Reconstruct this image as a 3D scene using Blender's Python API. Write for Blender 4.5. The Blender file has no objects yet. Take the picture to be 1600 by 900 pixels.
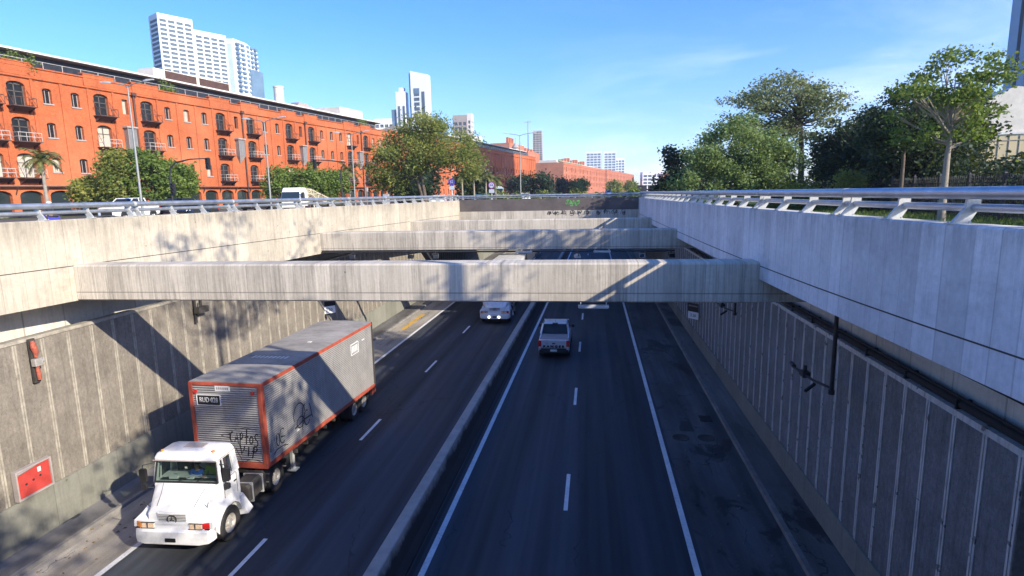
import bpy, math, random
import numpy as np
from mathutils import Vector, Matrix
PI=math.pi; R=math.radians
rnd=random.Random(7)
scene=bpy.context.scene
COL=scene.collection

# ------------------------------------------------------------------ helpers
class MB:
    """collects faces (with material slots) and links them as one mesh object"""
    def __init__(s): s.v=[]; s.f=[]; s.m=[]; s.cur=0
    def face(s,pts,m=None):
        b=len(s.v); s.v.extend([tuple(p) for p in pts]); s.f.append(tuple(range(b,b+len(pts)))); s.m.append(s.cur if m is None else m); return s
    def poly(s,vs,fs,m=None):
        b=len(s.v); s.v.extend([tuple(p) for p in vs])
        for f in fs: s.f.append(tuple(b+i for i in f)); s.m.append(s.cur if m is None else m)
        return s
    def box(s,x0,x1,y0,y1,z0,z1,m=None):
        vs=[(x,y,z) for z in (z0,z1) for y in (y0,y1) for x in (x0,x1)]
        return s.poly(vs,[(0,2,3,1),(4,5,7,6),(0,1,5,4),(2,6,7,3),(0,4,6,2),(1,3,7,5)],m)
    def hexa(s,b,t,m=None):
        """b,t: 4 points each, counter-clockwise seen from the top"""
        return s.poly(list(b)+list(t),[(3,2,1,0),(4,5,6,7),(0,1,5,4),(1,2,6,5),(2,3,7,6),(3,0,4,7)],m)
    def bar(s,p,q,w,h=None,m=None,up=(0,0,1)):
        h=h or w; p=Vector(p);q=Vector(q);d=(q-p).normalized();u=Vector(up)
        if abs(d.dot(u))>.98:u=Vector((1,0,0))
        a=d.cross(u).normalized()*w/2;c=a.cross(d).normalized()*h/2
        return s.poly([p-a-c,p+a-c,p+a+c,p-a+c,q-a-c,q+a-c,q+a+c,q-a+c],[(0,1,2,3),(7,6,5,4),(0,4,5,1),(1,5,6,2),(2,6,7,3),(3,7,4,0)],m)
    def tube(s,pts,r,n=8,m=None,cap=True):
        pts=[Vector(p) for p in pts]; rs=r if isinstance(r,(list,tuple)) else [r]*len(pts)
        rings=[];a=None
        for i,p in enumerate(pts):
            d=(pts[min(i+1,len(pts)-1)]-pts[max(i-1,0)])
            if d.length<1e-9:d=Vector((0,0,1))
            d.normalize()
            if a is None:
                u=Vector((0,0,1)) if abs(d.z)<.9 else Vector((1,0,0)); a=d.cross(u).normalized()
            else:
                a=(a-d*a.dot(d))
                if a.length<1e-6:a=d.cross(Vector((.3,.2,.9)))
                a.normalize()
            c=d.cross(a)
            rings.append([p+(a*math.cos(t)+c*math.sin(t))*rs[i] for t in [2*PI*k/n for k in range(n)]])
        vs=[v for g in rings for v in g];fs=[]
        for i in range(len(rings)-1):
            for k in range(n):fs.append((i*n+k,i*n+(k+1)%n,(i+1)*n+(k+1)%n,(i+1)*n+k))
        if cap:
            fs.append(tuple(range(n-1,-1,-1)));fs.append(tuple((len(rings)-1)*n+k for k in range(n)))
        return s.poly(vs,fs,m)
    def cyl(s,c,axis,r,h,n=20,m=None,r2=None):
        c=Vector(c);a=Vector(axis).normalized()*h
        return s.tube([c-a/2,c+a/2],[r,r2 if r2 is not None else r],n,m)
    def lathe(s,c,axis,prof,n=20,m=None):
        """prof: list of (radius, offset along axis)"""
        a=Vector(axis).normalized();u=Vector((0,0,1)) if abs(a.z)<.9 else Vector((1,0,0))
        e=a.cross(u).normalized();g=a.cross(e);c=Vector(c);vs=[];fs=[]
        for r,o in prof:
            for k in range(n):
                t=2*PI*k/n;vs.append(c+a*o+(e*math.cos(t)+g*math.sin(t))*r)
        for i in range(len(prof)-1):
            for k in range(n):fs.append((i*n+k,i*n+(k+1)%n,(i+1)*n+(k+1)%n,(i+1)*n+k))
        return s.poly(vs,fs,m)
    def loft(s,secs,m=None,cap=True,closed=True):
        n=len(secs[0]);vs=[p for g in secs for p in g];fs=[]
        for i in range(len(secs)-1):
            for k in range(n if closed else n-1):fs.append((i*n+k,i*n+(k+1)%n,(i+1)*n+(k+1)%n,(i+1)*n+k))
        if cap:
            fs.append(tuple(range(n-1,-1,-1)));fs.append(tuple((len(secs)-1)*n+k for k in range(n)))
        return s.poly(vs,fs,m)
    def prism(s,prof,x0,x1,m=None):
        """prof: (y,z) outline extruded along x"""
        return s.loft([[(x0,y,z) for y,z in prof],[(x1,y,z) for y,z in prof]],m)
    def build(s,name,mat,parent=None,smooth=False,bevel=0,label=None,segs=2):
        me=bpy.data.meshes.new(name);me.from_pydata(s.v,[],s.f)
        for mm in (mat if isinstance(mat,(list,tuple)) else [mat]):me.materials.append(mm)
        if max(s.m or [0])>0: me.polygons.foreach_set('material_index',s.m)
        me.validate();me.update()
        import bmesh
        bm=bmesh.new();bm.from_mesh(me);bmesh.ops.remove_doubles(bm,verts=bm.verts,dist=1e-5)
        bmesh.ops.recalc_face_normals(bm,faces=bm.faces);bm.to_mesh(me);bm.free()
        if smooth:
            for p in me.polygons:p.use_smooth=True
            if smooth!='all':
                me.set_sharp_from_angle(angle=R(38))
        o=bpy.data.objects.new(name,me);COL.objects.link(o)
        if parent:o.parent=parent
        if bevel:
            b=o.modifiers.new('bevel','BEVEL');b.width=bevel;b.segments=segs;b.limit_method='ANGLE';b.angle_limit=R(35)
        if label:o['label']=label
        return o
def raw(name,co,faces_n,mat,parent=None,smooth=False):
    """numpy mesh of equal polygons: co (n*k,3), k verts per face"""
    me=bpy.data.meshes.new(name);n=len(co);k=faces_n
    me.vertices.add(n);me.vertices.foreach_set('co',co.astype(np.float32).ravel())
    me.loops.add(n);me.loops.foreach_set('vertex_index',np.arange(n,dtype=np.int32))
    me.polygons.add(n//k);me.polygons.foreach_set('loop_start',np.arange(0,n,k,dtype=np.int32))
    me.polygons.foreach_set('loop_total',np.full(n//k,k,dtype=np.int32))
    me.update(calc_edges=True);me.materials.append(mat)
    o=bpy.data.objects.new(name,me);COL.objects.link(o)
    if parent:o.parent=parent
    return o
def empty(name,loc,rz=0):
    o=bpy.data.objects.new(name,None);COL.objects.link(o);o.location=loc;o.rotation_euler=(0,0,rz);o.empty_display_size=.3;return o
def tag(o,label=None,cat=None,group=None,kind=None):
    if label:o['label']=label
    if cat:o['category']=cat
    if group:o['group']=group
    if kind:o['kind']=kind
    return o
def copy_tree(o,parent=None):
    c=o.copy();COL.objects.link(c);c.parent=parent
    for ch in [x for x in bpy.data.objects if x.parent==o]:copy_tree(ch,c)
    return c
KIDS={}
def dup(o,loc,rz=None,label=None,group=None,scale=None):
    c=copy_tree(o);c.location=loc
    if rz is not None:c.rotation_euler=(0,0,rz)
    if label:c['label']=label
    if group:c['group']=group
    if scale:c.scale=(scale,)*3
    return c
def text_mesh(name,s,size,mat,parent,origin,xdir,ydir,extrude=.004,bold=0,sx=1):
    cu=bpy.data.curves.new(name,'FONT');cu.body=s;cu.size=size;cu.align_x='CENTER';cu.align_y='CENTER';cu.extrude=extrude;cu.offset=bold;cu.resolution_u=3
    o=bpy.data.objects.new(name,cu);COL.objects.link(o)
    bpy.context.view_layer.update()
    me=bpy.data.meshes.new_from_object(o.evaluated_get(bpy.context.evaluated_depsgraph_get()))
    bpy.data.objects.remove(o);bpy.data.curves.remove(cu)
    X=Vector(xdir).normalized();Y=Vector(ydir).normalized();Z=X.cross(Y)
    for v in me.vertices:v.co=Vector(origin)+X*v.co.x*sx+Y*v.co.y+Z*v.co.z
    me.name=name;me.materials.clear();me.materials.append(mat)
    o=bpy.data.objects.new(name,me);COL.objects.link(o);o.parent=parent;return o
def strokes(mb,lines,w,fmap,m=None):
    """painted strokes: 2D polylines -> thin ribbons; fmap maps (u,v) to a 3D point"""
    for ln in lines:
        P=[Vector((a,b)) for a,b in ln]
        L=[];
        for i,p in enumerate(P):
            d=(P[min(i+1,len(P)-1)]-P[max(i-1,0)])
            if d.length<1e-9:d=Vector((1,0))
            d.normalize();L.append((p,Vector((-d.y,d.x))*w/2))
        for (p,n),(q,o) in zip(L,L[1:]):mb.face([fmap(*(p-n)),fmap(*(q-o)),fmap(*(q+o)),fmap(*(p+n))],m)
def arc(cx,cy,rx,ry,a0,a1,n=8):
    return [(cx+rx*math.cos(R(a0+(a1-a0)*i/n)),cy+ry*math.sin(R(a0+(a1-a0)*i/n))) for i in range(n+1)]

# ------------------------------------------------------------------ materials
class G:
    def __init__(s,name):
        s.mat=bpy.data.materials.new(name);s.mat.use_nodes=True;s.nt=s.mat.node_tree;s.nt.nodes.clear()
        s.out=s.n('ShaderNodeOutputMaterial')
    def n(s,t,**k):
        x=s.nt.nodes.new(t)
        for a,b in k.items():setattr(x,a,b)
        return x
    def l(s,a,b):s.nt.links.new(a,b)
    def setin(s,sock,v):
        if hasattr(v,'is_linked') or isinstance(v,bpy.types.NodeSocket):s.l(v,sock)
        else:
            if sock.type=='RGBA' and len(v)==3:v=(*v,1)
            sock.default_value=v
    def math(s,op,a,b=0,c=None):
        x=s.n('ShaderNodeMath',operation=op);s.setin(x.inputs[0],a);s.setin(x.inputs[1],b)
        if c is not None:s.setin(x.inputs[2],c)
        return x.outputs[0]
    def pos(s,obj=False):
        if obj:return s.n('ShaderNodeTexCoord').outputs['Object']
        return s.n('ShaderNodeNewGeometry').outputs['Position']
    def sep(s,v):
        x=s.n('ShaderNodeSeparateXYZ');s.l(v,x.inputs[0]);return x.outputs
    def comb(s,a,b,c):
        x=s.n('ShaderNodeCombineXYZ')
        for i,v in enumerate((a,b,c)):s.setin(x.inputs[i],v)
        return x.outputs[0]
    def scl(s,v,k):
        x=s.n('ShaderNodeVectorMath',operation='MULTIPLY');s.l(v,x.inputs[0]);x.inputs[1].default_value=k if not isinstance(k,(int,float)) else (k,k,k);return x.outputs[0]
    def noise(s,v,scale=1,detail=4,rough=.6,dist=0):
        x=s.n('ShaderNodeTexNoise');s.l(v,x.inputs['Vector']);x.inputs['Scale'].default_value=scale;x.inputs['Detail'].default_value=detail;x.inputs['Roughness'].default_value=rough;x.inputs['Distortion'].default_value=dist
        return x.outputs['Fac']
    def white(s,v):
        x=s.n('ShaderNodeTexWhiteNoise',noise_dimensions='1D');s.setin(x.inputs['W'],v);return x.outputs['Value']
    def ramp(s,f,stops):
        x=s.n('ShaderNodeValToRGB');s.l(f,x.inputs[0]);e=x.color_ramp.elements
        while len(e)<len(stops):e.new(.5)
        for q,(p,c) in zip(e,stops):
            q.position=p;q.color=(*c,1) if not isinstance(c,(int,float)) else (c,c,c,1)
        return x.outputs[0]
    def rng(s,f,a,b,c,d):
        x=s.n('ShaderNodeMapRange');s.l(f,x.inputs[0])
        for i,v in enumerate((a,b,c,d)):x.inputs[i+1].default_value=v
        return x.outputs[0]
    def mix(s,f,a,b,mode='MIX'):
        x=s.n('ShaderNodeMix',data_type='RGBA',blend_type=mode);s.setin(x.inputs[0],f);s.setin(x.inputs[6],a);s.setin(x.inputs[7],b);return x.outputs[2]
    def mulc(s,col,f):
        x=s.n('ShaderNodeMix',data_type='RGBA',blend_type='MULTIPLY');x.inputs[0].default_value=1
        c=s.n('ShaderNodeCombineColor');
        for i in range(3):s.setin(c.inputs[i],f)
        s.setin(x.inputs[6],col);s.l(c.outputs[0],x.inputs[7]);return x.outputs[2]
    def bump(s,h,strength=.4,dist=.02):
        x=s.n('ShaderNodeBump');x.inputs['Strength'].default_value=strength;x.inputs['Distance'].default_value=dist;s.l(h,x.inputs['Height']);return x.outputs[0]
    def pbr(s,col,rough=.7,metal=0,normal=None,spec=None,**k):
        x=s.n('ShaderNodeBsdfPrincipled');s.setin(x.inputs['Base Color'],col);s.setin(x.inputs['Roughness'],rough);s.setin(x.inputs['Metallic'],metal)
        if normal is not None:s.l(normal,x.inputs['Normal'])
        if spec is not None:x.inputs['Specular IOR Level'].default_value=spec
        for a,b in k.items():s.setin(x.inputs[a],b)
        s.l(x.outputs[0],s.out.inputs[0]);return x
def simple(name,col,rough=.6,metal=0,var=.12,scale=2.0,spec=None,coat=0,dirt=0,bump=0):
    g=G(name);p=g.pos(True);n=g.noise(p,scale,5,.65)
    f=g.rng(n,.3,.7,1-var,1+var);c=g.mulc(col,f)
    if dirt:
        d=g.rng(g.noise(p,scale*2.3,6,.7),.45,.75,0,dirt);c=g.mix(d,c,(.09,.075,.06))
    nm=g.bump(g.noise(p,scale*12,4,.6),bump,.01) if bump else None
    b=g.pbr(c,g.rng(n,.3,.7,max(.02,rough-.06),min(1,rough+.08)),metal,nm,spec)
    if coat:b.inputs['Coat Weight'].default_value=coat;b.inputs['Coat Roughness'].default_value=.06
    return g.mat
def emis(name,col,st):
    g=G(name);e=g.n('ShaderNodeEmission');e.inputs[0].default_value=(*col,1);e.inputs[1].default_value=st;g.l(e.outputs[0],g.out.inputs[0]);return g.mat

def concrete(name,axis,base,joint_z=None,board=.42,streak=.5,dark=(.10,.095,.085),tone=.5,linew=.03,fine_k=0,topz=None):
    """board-marked cast concrete; u runs along world x or y"""
    g=G(name);p=g.pos();s=g.sep(p);u=s[axis];z=s[2]
    big=g.noise(p,.35,4,.6);fine=g.noise(p,9,5,.7)
    uw=g.math('ADD',u,g.rng(g.noise(g.comb(u,0,0),.7,1),0,1,-.25,.25))
    q=g.math('DIVIDE',uw,board);cell=g.math('FLOOR',q);fr=g.math('FRACT',q)
    cellv=g.white(cell)
    line=g.math('LESS_THAN',fr,linew)
    st=g.noise(g.comb(g.math('MULTIPLY',u,3.2),0,g.math('MULTIPLY',z,.25)),1.6,6,.75)
    st2=g.noise(g.comb(g.math('MULTIPLY',u,11),3,g.math('MULTIPLY',z,.5)),1.2,4,.7)
    c=g.mulc(base,g.rng(big,.3,.7,.80,1.12))
    c=g.mulc(c,g.rng(cellv,0,1,1-tone*.26,1+tone*.16))
    c=g.mulc(c,g.rng(fine,.3,.7,.9,1.08))
    c=g.mix(g.rng(st,.50,.74,0,streak),c,dark)
    c=g.mix(g.rng(st2,.56,.75,0,streak*.7),c,dark)
    c=g.mix(g.rng(st2,.30,.42,streak*.35,0),c,tuple(min(.8,b*1.5) for b in base))
    c=g.mix(g.math('MULTIPLY',line,g.rng(cellv,0,1,.15,.55)),c,dark)
    if fine_k:
        s3=g.noise(g.comb(g.math('MULTIPLY',u,22),7,g.math('MULTIPLY',z,.35)),1.0,3,.6);c=g.mulc(c,g.rng(s3,.32,.68,.80,1.15));pt=g.rng(g.noise(g.comb(u,5,g.math('MULTIPLY',z,.6)),.55,4,.6),.42,.60,0,1);c=g.mix(g.math('MULTIPLY',pt,.45),c,base)
    if topz:
        dm=g.rng(g.math('SUBTRACT',topz,z),0,.75,1,0);dn=g.rng(g.noise(g.comb(g.math('MULTIPLY',u,2.2),9,g.math('MULTIPLY',z,.3)),1.3,6,.8),.40,.62,0,.62);c=g.mix(g.math('MULTIPLY',dm,dn),c,dark)
        bl=g.rng(g.noise(g.comb(g.math('MULTIPLY',u,.6),4,z),1.0,6,.75),.52,.70,0,.35);c=g.mix(bl,c,dark)
    # small tie holes
    vv=g.n('ShaderNodeTexVoronoi');g.l(g.comb(g.math('MULTIPLY',u,1.0),0,g.math('MULTIPLY',z,1.1)),vv.inputs['Vector']);vv.inputs['Scale'].default_value=1.3
    c=g.mix(g.math('MULTIPLY',g.math('LESS_THAN',vv.outputs['Distance'],.045),.75),c,dark)
    h=g.math('SUBTRACT',fine,g.math('MULTIPLY',line,1.2))
    if joint_z:
        for jz in joint_z:
            j=g.math('LESS_THAN',g.math('ABSOLUTE',g.math('SUBTRACT',z,jz)),.018)
            c=g.mix(g.math('MULTIPLY',j,.6),c,dark);h=g.math('SUBTRACT',h,j)
    g.pbr(c,.88,0,g.bump(h,.35,.02),.3);return g.mat
M={}
M['beam']=concrete('beam_concrete',0,(.52,.47,.385),[7.12],.5,.85,(.15,.135,.11),tone=.8,fine_k=1.0)
M['wall_l']=concrete('left_wall_concrete',1,(.50,.45,.355),None,.62,.55,(.16,.14,.11),tone=.45,topz=9.3)
M['wall_r']=concrete('right_wall_concrete',1,(.70,.68,.66),None,.46,.34,(.24,.235,.235),tone=.5,linew=.05,topz=9.3)
M['plinth']=concrete('plinth_concrete',1,(.22,.22,.185),None,2.4,.45,(.09,.09,.06),linew=.01)
M['recess']=concrete('recess_panels',1,(.60,.57,.50),None,1.5,.3,linew=.03)
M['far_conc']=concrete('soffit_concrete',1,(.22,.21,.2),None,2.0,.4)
def panel_mat(name,base):
    g=G(name);p=g.pos();s=g.sep(p)
    n=g.noise(p,1.1,6,.7);pit=g.noise(g.scl(p,(1,1,.6)),14,5,.75)
    st=g.noise(g.comb(0,g.math('MULTIPLY',s[1],4),g.math('MULTIPLY',s[2],.2)),1.5,6,.75)
    c=g.mulc(base,g.rng(n,.3,.7,.75,1.2));c=g.mulc(c,g.rng(pit,.3,.7,.72,1.2));c=g.mix(g.rng(st,.5,.75,0,.5),c,(.05,.048,.045))
    c=g.mix(g.rng(g.noise(p,38,2,.5),.66,.72,0,.8),c,(.03,.03,.03))
    g.pbr(c,.92,0,g.bump(pit,.7,.03),.25);return g.mat
M['panel']=panel_mat('rough_wall_panel',(.225,.20,.165))
M['panel_r']=panel_mat('rough_wall_panel_grey',(.20,.205,.205))
def strip_mat():
    g=G('panel_joint_strip');p=g.pos();n=g.noise(g.scl(p,(1,3,.7)),3,5,.7)
    c=g.ramp(n,[(.25,(.26,.25,.235)),(.5,(.54,.52,.48)),(.8,(.68,.66,.62))])
    c=g.mix(g.math('MULTIPLY',g.math('GREATER_THAN',g.noise(p,5,2,.5),.66),.7),c,(.06,.055,.05))
    g.pbr(c,.85,0,g.bump(n,.4,.02),.3);return g.mat
M['strip']=strip_mat()
M['strip_l']=simple('weathered_joint_strip',(.36,.33,.27),.85,0,.3,2.5,dirt=.55,bump=.3)
def asphalt(name,base,wheel=None,patch=.25,wet=0,trk_=(.72,1.25)):
    g=G(name);p=g.pos();s=g.sep(p)
    grit=g.noise(p,60,3,.7);big=g.noise(g.scl(p,(1,.25,1)),.8,5,.6);trk=g.noise(g.comb(g.math('MULTIPLY',s[0],1.0),g.math('MULTIPLY',s[1],.02),0),1.1,3,.6)
    oil=g.noise(g.scl(p,(1,.12,1)),2.2,6,.75)
    c=g.mulc(base,g.rng(grit,.25,.75,.65,1.4));c=g.mulc(c,g.rng(big,.3,.7,1-patch,1+patch));c=g.mulc(c,g.rng(trk,.35,.65,*trk_))
    c=g.mix(g.rng(oil,.58,.75,0,.45),c,(.018,.018,.02))
    vo=g.n('ShaderNodeTexVoronoi',feature='DISTANCE_TO_EDGE');vv=g.n('ShaderNodeVectorMath',operation='ADD');nd=g.n('ShaderNodeTexNoise');nd.inputs['Scale'].default_value=1.5;nd.inputs['Detail'].default_value=5;g.l(p,nd.inputs['Vector']);g.l(g.scl(p,(.45,.16,1)),vv.inputs[0]);g.l(g.scl(nd.outputs['Color'],.30),vv.inputs[1]);g.l(vv.outputs[0],vo.inputs['Vector']);vo.inputs['Scale'].default_value=.8
    ck=g.math('MULTIPLY',g.rng(vo.outputs['Distance'],0,.007,1,0),g.math('GREATER_THAN',g.noise(p,.25,3,.5),.52));c=g.mix(g.math('MULTIPLY',ck,.8),c,(.012,.012,.013))
    sp_=g.math('GREATER_THAN',g.noise(p,9,2,.5),.74);c=g.mix(g.math('MULTIPLY',sp_,.4),c,(.12,.12,.12))
    rr=g.rng(big,.3,.7,.62,.85)
    if wet:
        wm=g.rng(g.noise(g.scl(p,(1,.45,1)),.75,5,.62,.6),.55,.60,0,1);c=g.mix(g.math('MULTIPLY',wm,.75),c,(.016,.016,.018));rr=g.math('SUBTRACT',rr,g.math('MULTIPLY',wm,.12))
    g.pbr(c,rr,0,g.bump(grit,.5,.012),.35);return g.mat
M['asphalt']=asphalt('asphalt',(.036,.041,.051),trk_=(.55,1.6))
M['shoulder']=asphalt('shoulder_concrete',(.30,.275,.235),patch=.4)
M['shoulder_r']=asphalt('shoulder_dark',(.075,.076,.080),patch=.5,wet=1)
M['avenue']=asphalt('avenue_asphalt',(.085,.083,.08))
M['kerb']=simple('kerb_stone',(.21,.20,.185),.85,0,.3,1.2,dirt=.5,bump=.4)
M['pave']=asphalt('footway_slab',(.13,.125,.12),patch=.4,wet=1)
def paint_mat(name,col,wear=.55):
    g=G(name);p=g.pos();n=g.noise(p,11,6,.8);b=g.noise(p,1.2,4,.6)
    c=g.mulc(col,g.rng(b,.3,.7,.8,1.05));c=g.mix(g.rng(n,.52,.68,0,wear),c,(.09,.09,.095))
    g.pbr(c,.65,0,g.bump(n,.2,.005));return g.mat
M['line']=paint_mat('road_paint',(.76,.76,.75),.5)
M['yline']=paint_mat('yellow_paint',(.62,.36,.06),.7)
M['galv']=simple('galvanised_steel',(.44,.47,.50),.42,.75,.18,3,dirt=.15)
M['galvdull']=simple('weathered_zinc',(.50,.51,.50),.55,.35,.2,4,dirt=.25)
M['black']=simple('black_rubber',(.018,.018,.019),.8,0,.3,6,dirt=.15)
M['darksteel']=simple('dark_painted_steel',(.03,.032,.037),.5,.3,.25,4,dirt=.15)
M['chassis']=simple('dusty_chassis',(.05,.045,.04),.8,.1,.35,3,dirt=.4)
M['pole']=simple('pole_paint',(.27,.28,.27),.5,.4,.15,1)
M['truckwhite']=simple('truck_white_paint',(.74,.75,.76),.34,0,.08,1.3,coat=.3,dirt=.28)
M['white']=simple('white_paint',(.78,.78,.77),.35,0,.06,2,coat=.3,dirt=.08)
M['silver']=simple('silver_paint',(.74,.76,.79),.3,.4,.06,2,coat=.5)
M['navy']=simple('navy_paint',(.02,.03,.06),.25,.2,.1,2,coat=.6)
M['red']=simple('trailer_red_paint',(.42,.075,.04),.6,0,.28,3,dirt=.6)
M['cabred']=simple('cabinet_red',(.45,.05,.04),.5,0,.18,4,dirt=.3)
M['chrome']=simple('bright_metal',(.6,.6,.6),.25,1,.1,5)
M['hubmetal']=simple('wheel_rim_metal',(.42,.40,.37),.5,.3,.25,9,dirt=.35)
M['plastic']=simple('dark_plastic',(.02,.02,.022),.45,0,.2,5)
M['lampamber']=simple('amber_lens',(.75,.27,.05),.2,0,.15,9,coat=.8)
M['lampclear']=simple('headlamp_lens',(.70,.52,.36),.15,.1,.25,30,coat=1)
M['lampred']=simple('red_lens',(.55,.02,.02),.2,0,.2,20,coat=.8)
M['platewhite']=simple('plate_white',(.72,.73,.72),.4,0,.05,5)
M['plateblack']=simple('plate_black',(.012,.012,.014),.4,0,.1,5)
M['ink']=simple('spray_ink',(.022,.022,.026),.6,0,.4,8)
M['inkgreen']=simple('spray_green',(.10,.35,.08),.6,0,.4,8)
M['headlit']=emis('lit_headlamp',(1,1,.75),2.5)
M['lampon']=emis('fluorescent_lamp',(1,.98,.9),.9)
M['skin']=simple('skin',(.36,.20,.14),.5,0,.08,8)
M['hair']=simple('dark_hair',(.02,.015,.012),.6,0,.2,20)
M['blueshirt']=simple('blue_shirt',(.02,.09,.42),.8,0,.2,6)
M['limevest']=simple('lime_vest',(.35,.55,.06),.8,0,.2,6)
M['darkcloth']=simple('dark_cloth',(.03,.03,.04),.85,0,.2,6)
def trailer_skin(name,axis,base):
    g=G(name);p=g.pos();s=g.sep(p)
    rib=g.math('SINE',g.math('MULTIPLY',s[2],2*PI/.075))
    st=g.noise(g.comb(g.math('MULTIPLY',s[axis],3),2,g.math('MULTIPLY',s[2],.35)),1.5,6,.75);n=g.noise(p,1.4,5,.7)
    c=g.mulc(base,g.rng(n,.3,.7,.8,1.15));c=g.mulc(c,g.rng(rib,-1,1,.80,1.08));c=g.mix(g.rng(st,.5,.72,0,.35),c,(.13,.11,.085))
    g.pbr(c,.55,.25,g.bump(rib,.8,.02));return g.mat
M['trailerskin']=trailer_skin('ribbed_aluminium_front',0,(.42,.41,.395))
M['trailerside']=trailer_skin('ribbed_aluminium_side',1,(.44,.425,.40))
M['trailerroof']=simple('dusty_trailer_roof',(.29,.275,.25),.75,.05,.22,.8,dirt=.45,bump=.25)
def glass(name,tint=(.02,.03,.03),tr=.0,rough=.04):
    g=G(name);b=g.n('ShaderNodeBsdfPrincipled');b.inputs['Base Color'].default_value=(*tint,1);b.inputs['Roughness'].default_value=rough;b.inputs['Specular IOR Level'].default_value=.8
    if tr:
        t=g.n('ShaderNodeBsdfTransparent');t.inputs[0].default_value=(.62,.72,.68,1);m=g.n('ShaderNodeMixShader');m.inputs[0].default_value=tr
        g.l(b.outputs[0],m.inputs[1]);g.l(t.outputs[0],m.inputs[2]);g.l(m.outputs[0],g.out.inputs[0])
    else:g.l(b.outputs[0],g.out.inputs[0])
    return g.mat
M['glass']=glass('dark_glass');M['cabglass']=glass('cab_windscreen_glass',tr=.72);M['winglass']=simple('window_glass',(.018,.021,.024),.16,0,.3,1.5,spec=.28)
M['bluish']=simple('blue_curtain_glass',(.13,.21,.30),.45,0,.2,.2,spec=.2)
def brick(name,base,joint=.14,scale=1.0,haze=0):
    g=G(name);p=g.pos(True);s=g.sep(p)
    b=g.n('ShaderNodeTexBrick');g.l(g.comb(s[0],s[2],0),b.inputs['Vector']);b.inputs['Scale'].default_value=3.2*scale
    b.inputs['Color1'].default_value=(*base,1);b.inputs['Color2'].default_value=(base[0]*.74,base[1]*.66,base[2]*.66,1);b.inputs['Mortar'].default_value=(base[0]*.8,base[1]*1.15,base[2]*1.3,1);b.inputs['Mortar Size'].default_value=.018
    n=g.noise(p,.22,5,.65);st=g.noise(g.comb(g.math('MULTIPLY',s[0],1.2),0,g.math('MULTIPLY',s[2],.12)),1.3,5,.7)
    c=g.mulc(b.outputs[0],g.rng(n,.3,.7,.80,1.15));c=g.mix(g.rng(st,.50,.72,0,.42),c,(.15,.05,.03));c=g.mix(g.rng(g.noise(p,.09,4,.6),.45,.65,0,.28),c,(.60,.25,.13));c=g.mix(g.rng(g.noise(g.scl(p,(.5,1,.22)),1.1,6,.75),.56,.70,0,.4),c,(.20,.07,.045))
    c=g.mulc(c,g.rng(g.noise(p,3,4,.7),.3,.7,.88,1.1))
    g.pbr(c,.9,0,g.bump(b.outputs['Fac'],.3,.01),.2);return g.mat
M['brick']=brick('orange_brick',(.50,.130,.048))
M['brickfar']=brick('pale_orange_brick',(.52,.185,.105),scale=.6)
M['brickdark']=brick('brown_brick',(.30,.08,.045),scale=.7)
M['sill']=simple('grey_window_sill',(.33,.29,.27),.8,0,.15,2)
M['ironwork']=simple('balcony_iron',(.10,.055,.045),.7,.2,.25,2,dirt=.3)
M['railwhite']=simple('pale_balcony_rail',(.42,.40,.38),.6,.1,.1,3)
M['roofdark']=simple('dark_roof_glazing',(.030,.034,.042),.35,.1,.5,1.6)
M['roofedge']=simple('white_roof_edge',(.62,.60,.57),.7,0,.12,.8,dirt=.2)
M['plaster']=simple('pale_plaster',(.62,.58,.50),.85,0,.12,.5,dirt=.15)
M['tow_w']=simple('tower_white_render',(.74,.76,.78),.7,0,.06,.05)
M['tow_g']=simple('tower_window_glass',(.085,.12,.155),.55,0,.25,.3,spec=.15)
M['blind']=simple('pale_window_blind',(.42,.38,.31),.8,0,.15,1)
M['frame']=simple('window_frame_dark',(.10,.085,.075),.6,0,.2,4)
def foliage(name,dark,light,trans=.35,sc=.9):
    g=G(name);p=g.pos();n=g.noise(p,sc,4,.7);f=g.noise(p,7,2,.6)
    c=g.ramp(n,[(.32,dark),(.5,tuple((a+b)/2 for a,b in zip(dark,light))),(.68,light)]);c=g.mulc(c,g.rng(f,.3,.7,.65,1.35))
    d=g.n('ShaderNodeBsdfPrincipled');g.l(c,d.inputs['Base Color']);d.inputs['Roughness'].default_value=.6;d.inputs['Specular IOR Level'].default_value=.3
    t=g.n('ShaderNodeBsdfTranslucent');g.l(g.mix(.35,c,(.28,.34,.02)),t.inputs[0])
    m=g.n('ShaderNodeMixShader');m.inputs[0].default_value=trans;g.l(d.outputs[0],m.inputs[1]);g.l(t.outputs[0],m.inputs[2]);g.l(m.outputs[0],g.out.inputs[0]);return g.mat
M['leaf_mid']=foliage('mid_green_leaves',(.07,.14,.03),(.22,.29,.06),.4)
M['leaf_bright']=foliage('light_green_leaves',(.09,.16,.055),(.24,.32,.11),.4)
M['leaf_dark']=foliage('dark_shaded_leaves',(.009,.024,.013),(.022,.050,.022),.2)  # dark species; shade over the park trees is put into this green too
M['leaf_olive']=foliage('olive_green_leaves',(.09,.15,.035),(.34,.34,.08),.45,.5)
M['leaf_sparse']=foliage('grey_green_leaves',(.11,.15,.08),(.27,.30,.15),.45)
M['leaf_palm']=foliage('palm_leaves',(.06,.085,.025),(.20,.20,.07),.25)
M['bark']=simple('bark',(.11,.085,.065),.95,0,.35,5,bump=.6)
M['bark_pale']=simple('pale_bark',(.27,.235,.19),.9,0,.25,4,bump=.4)
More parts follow.
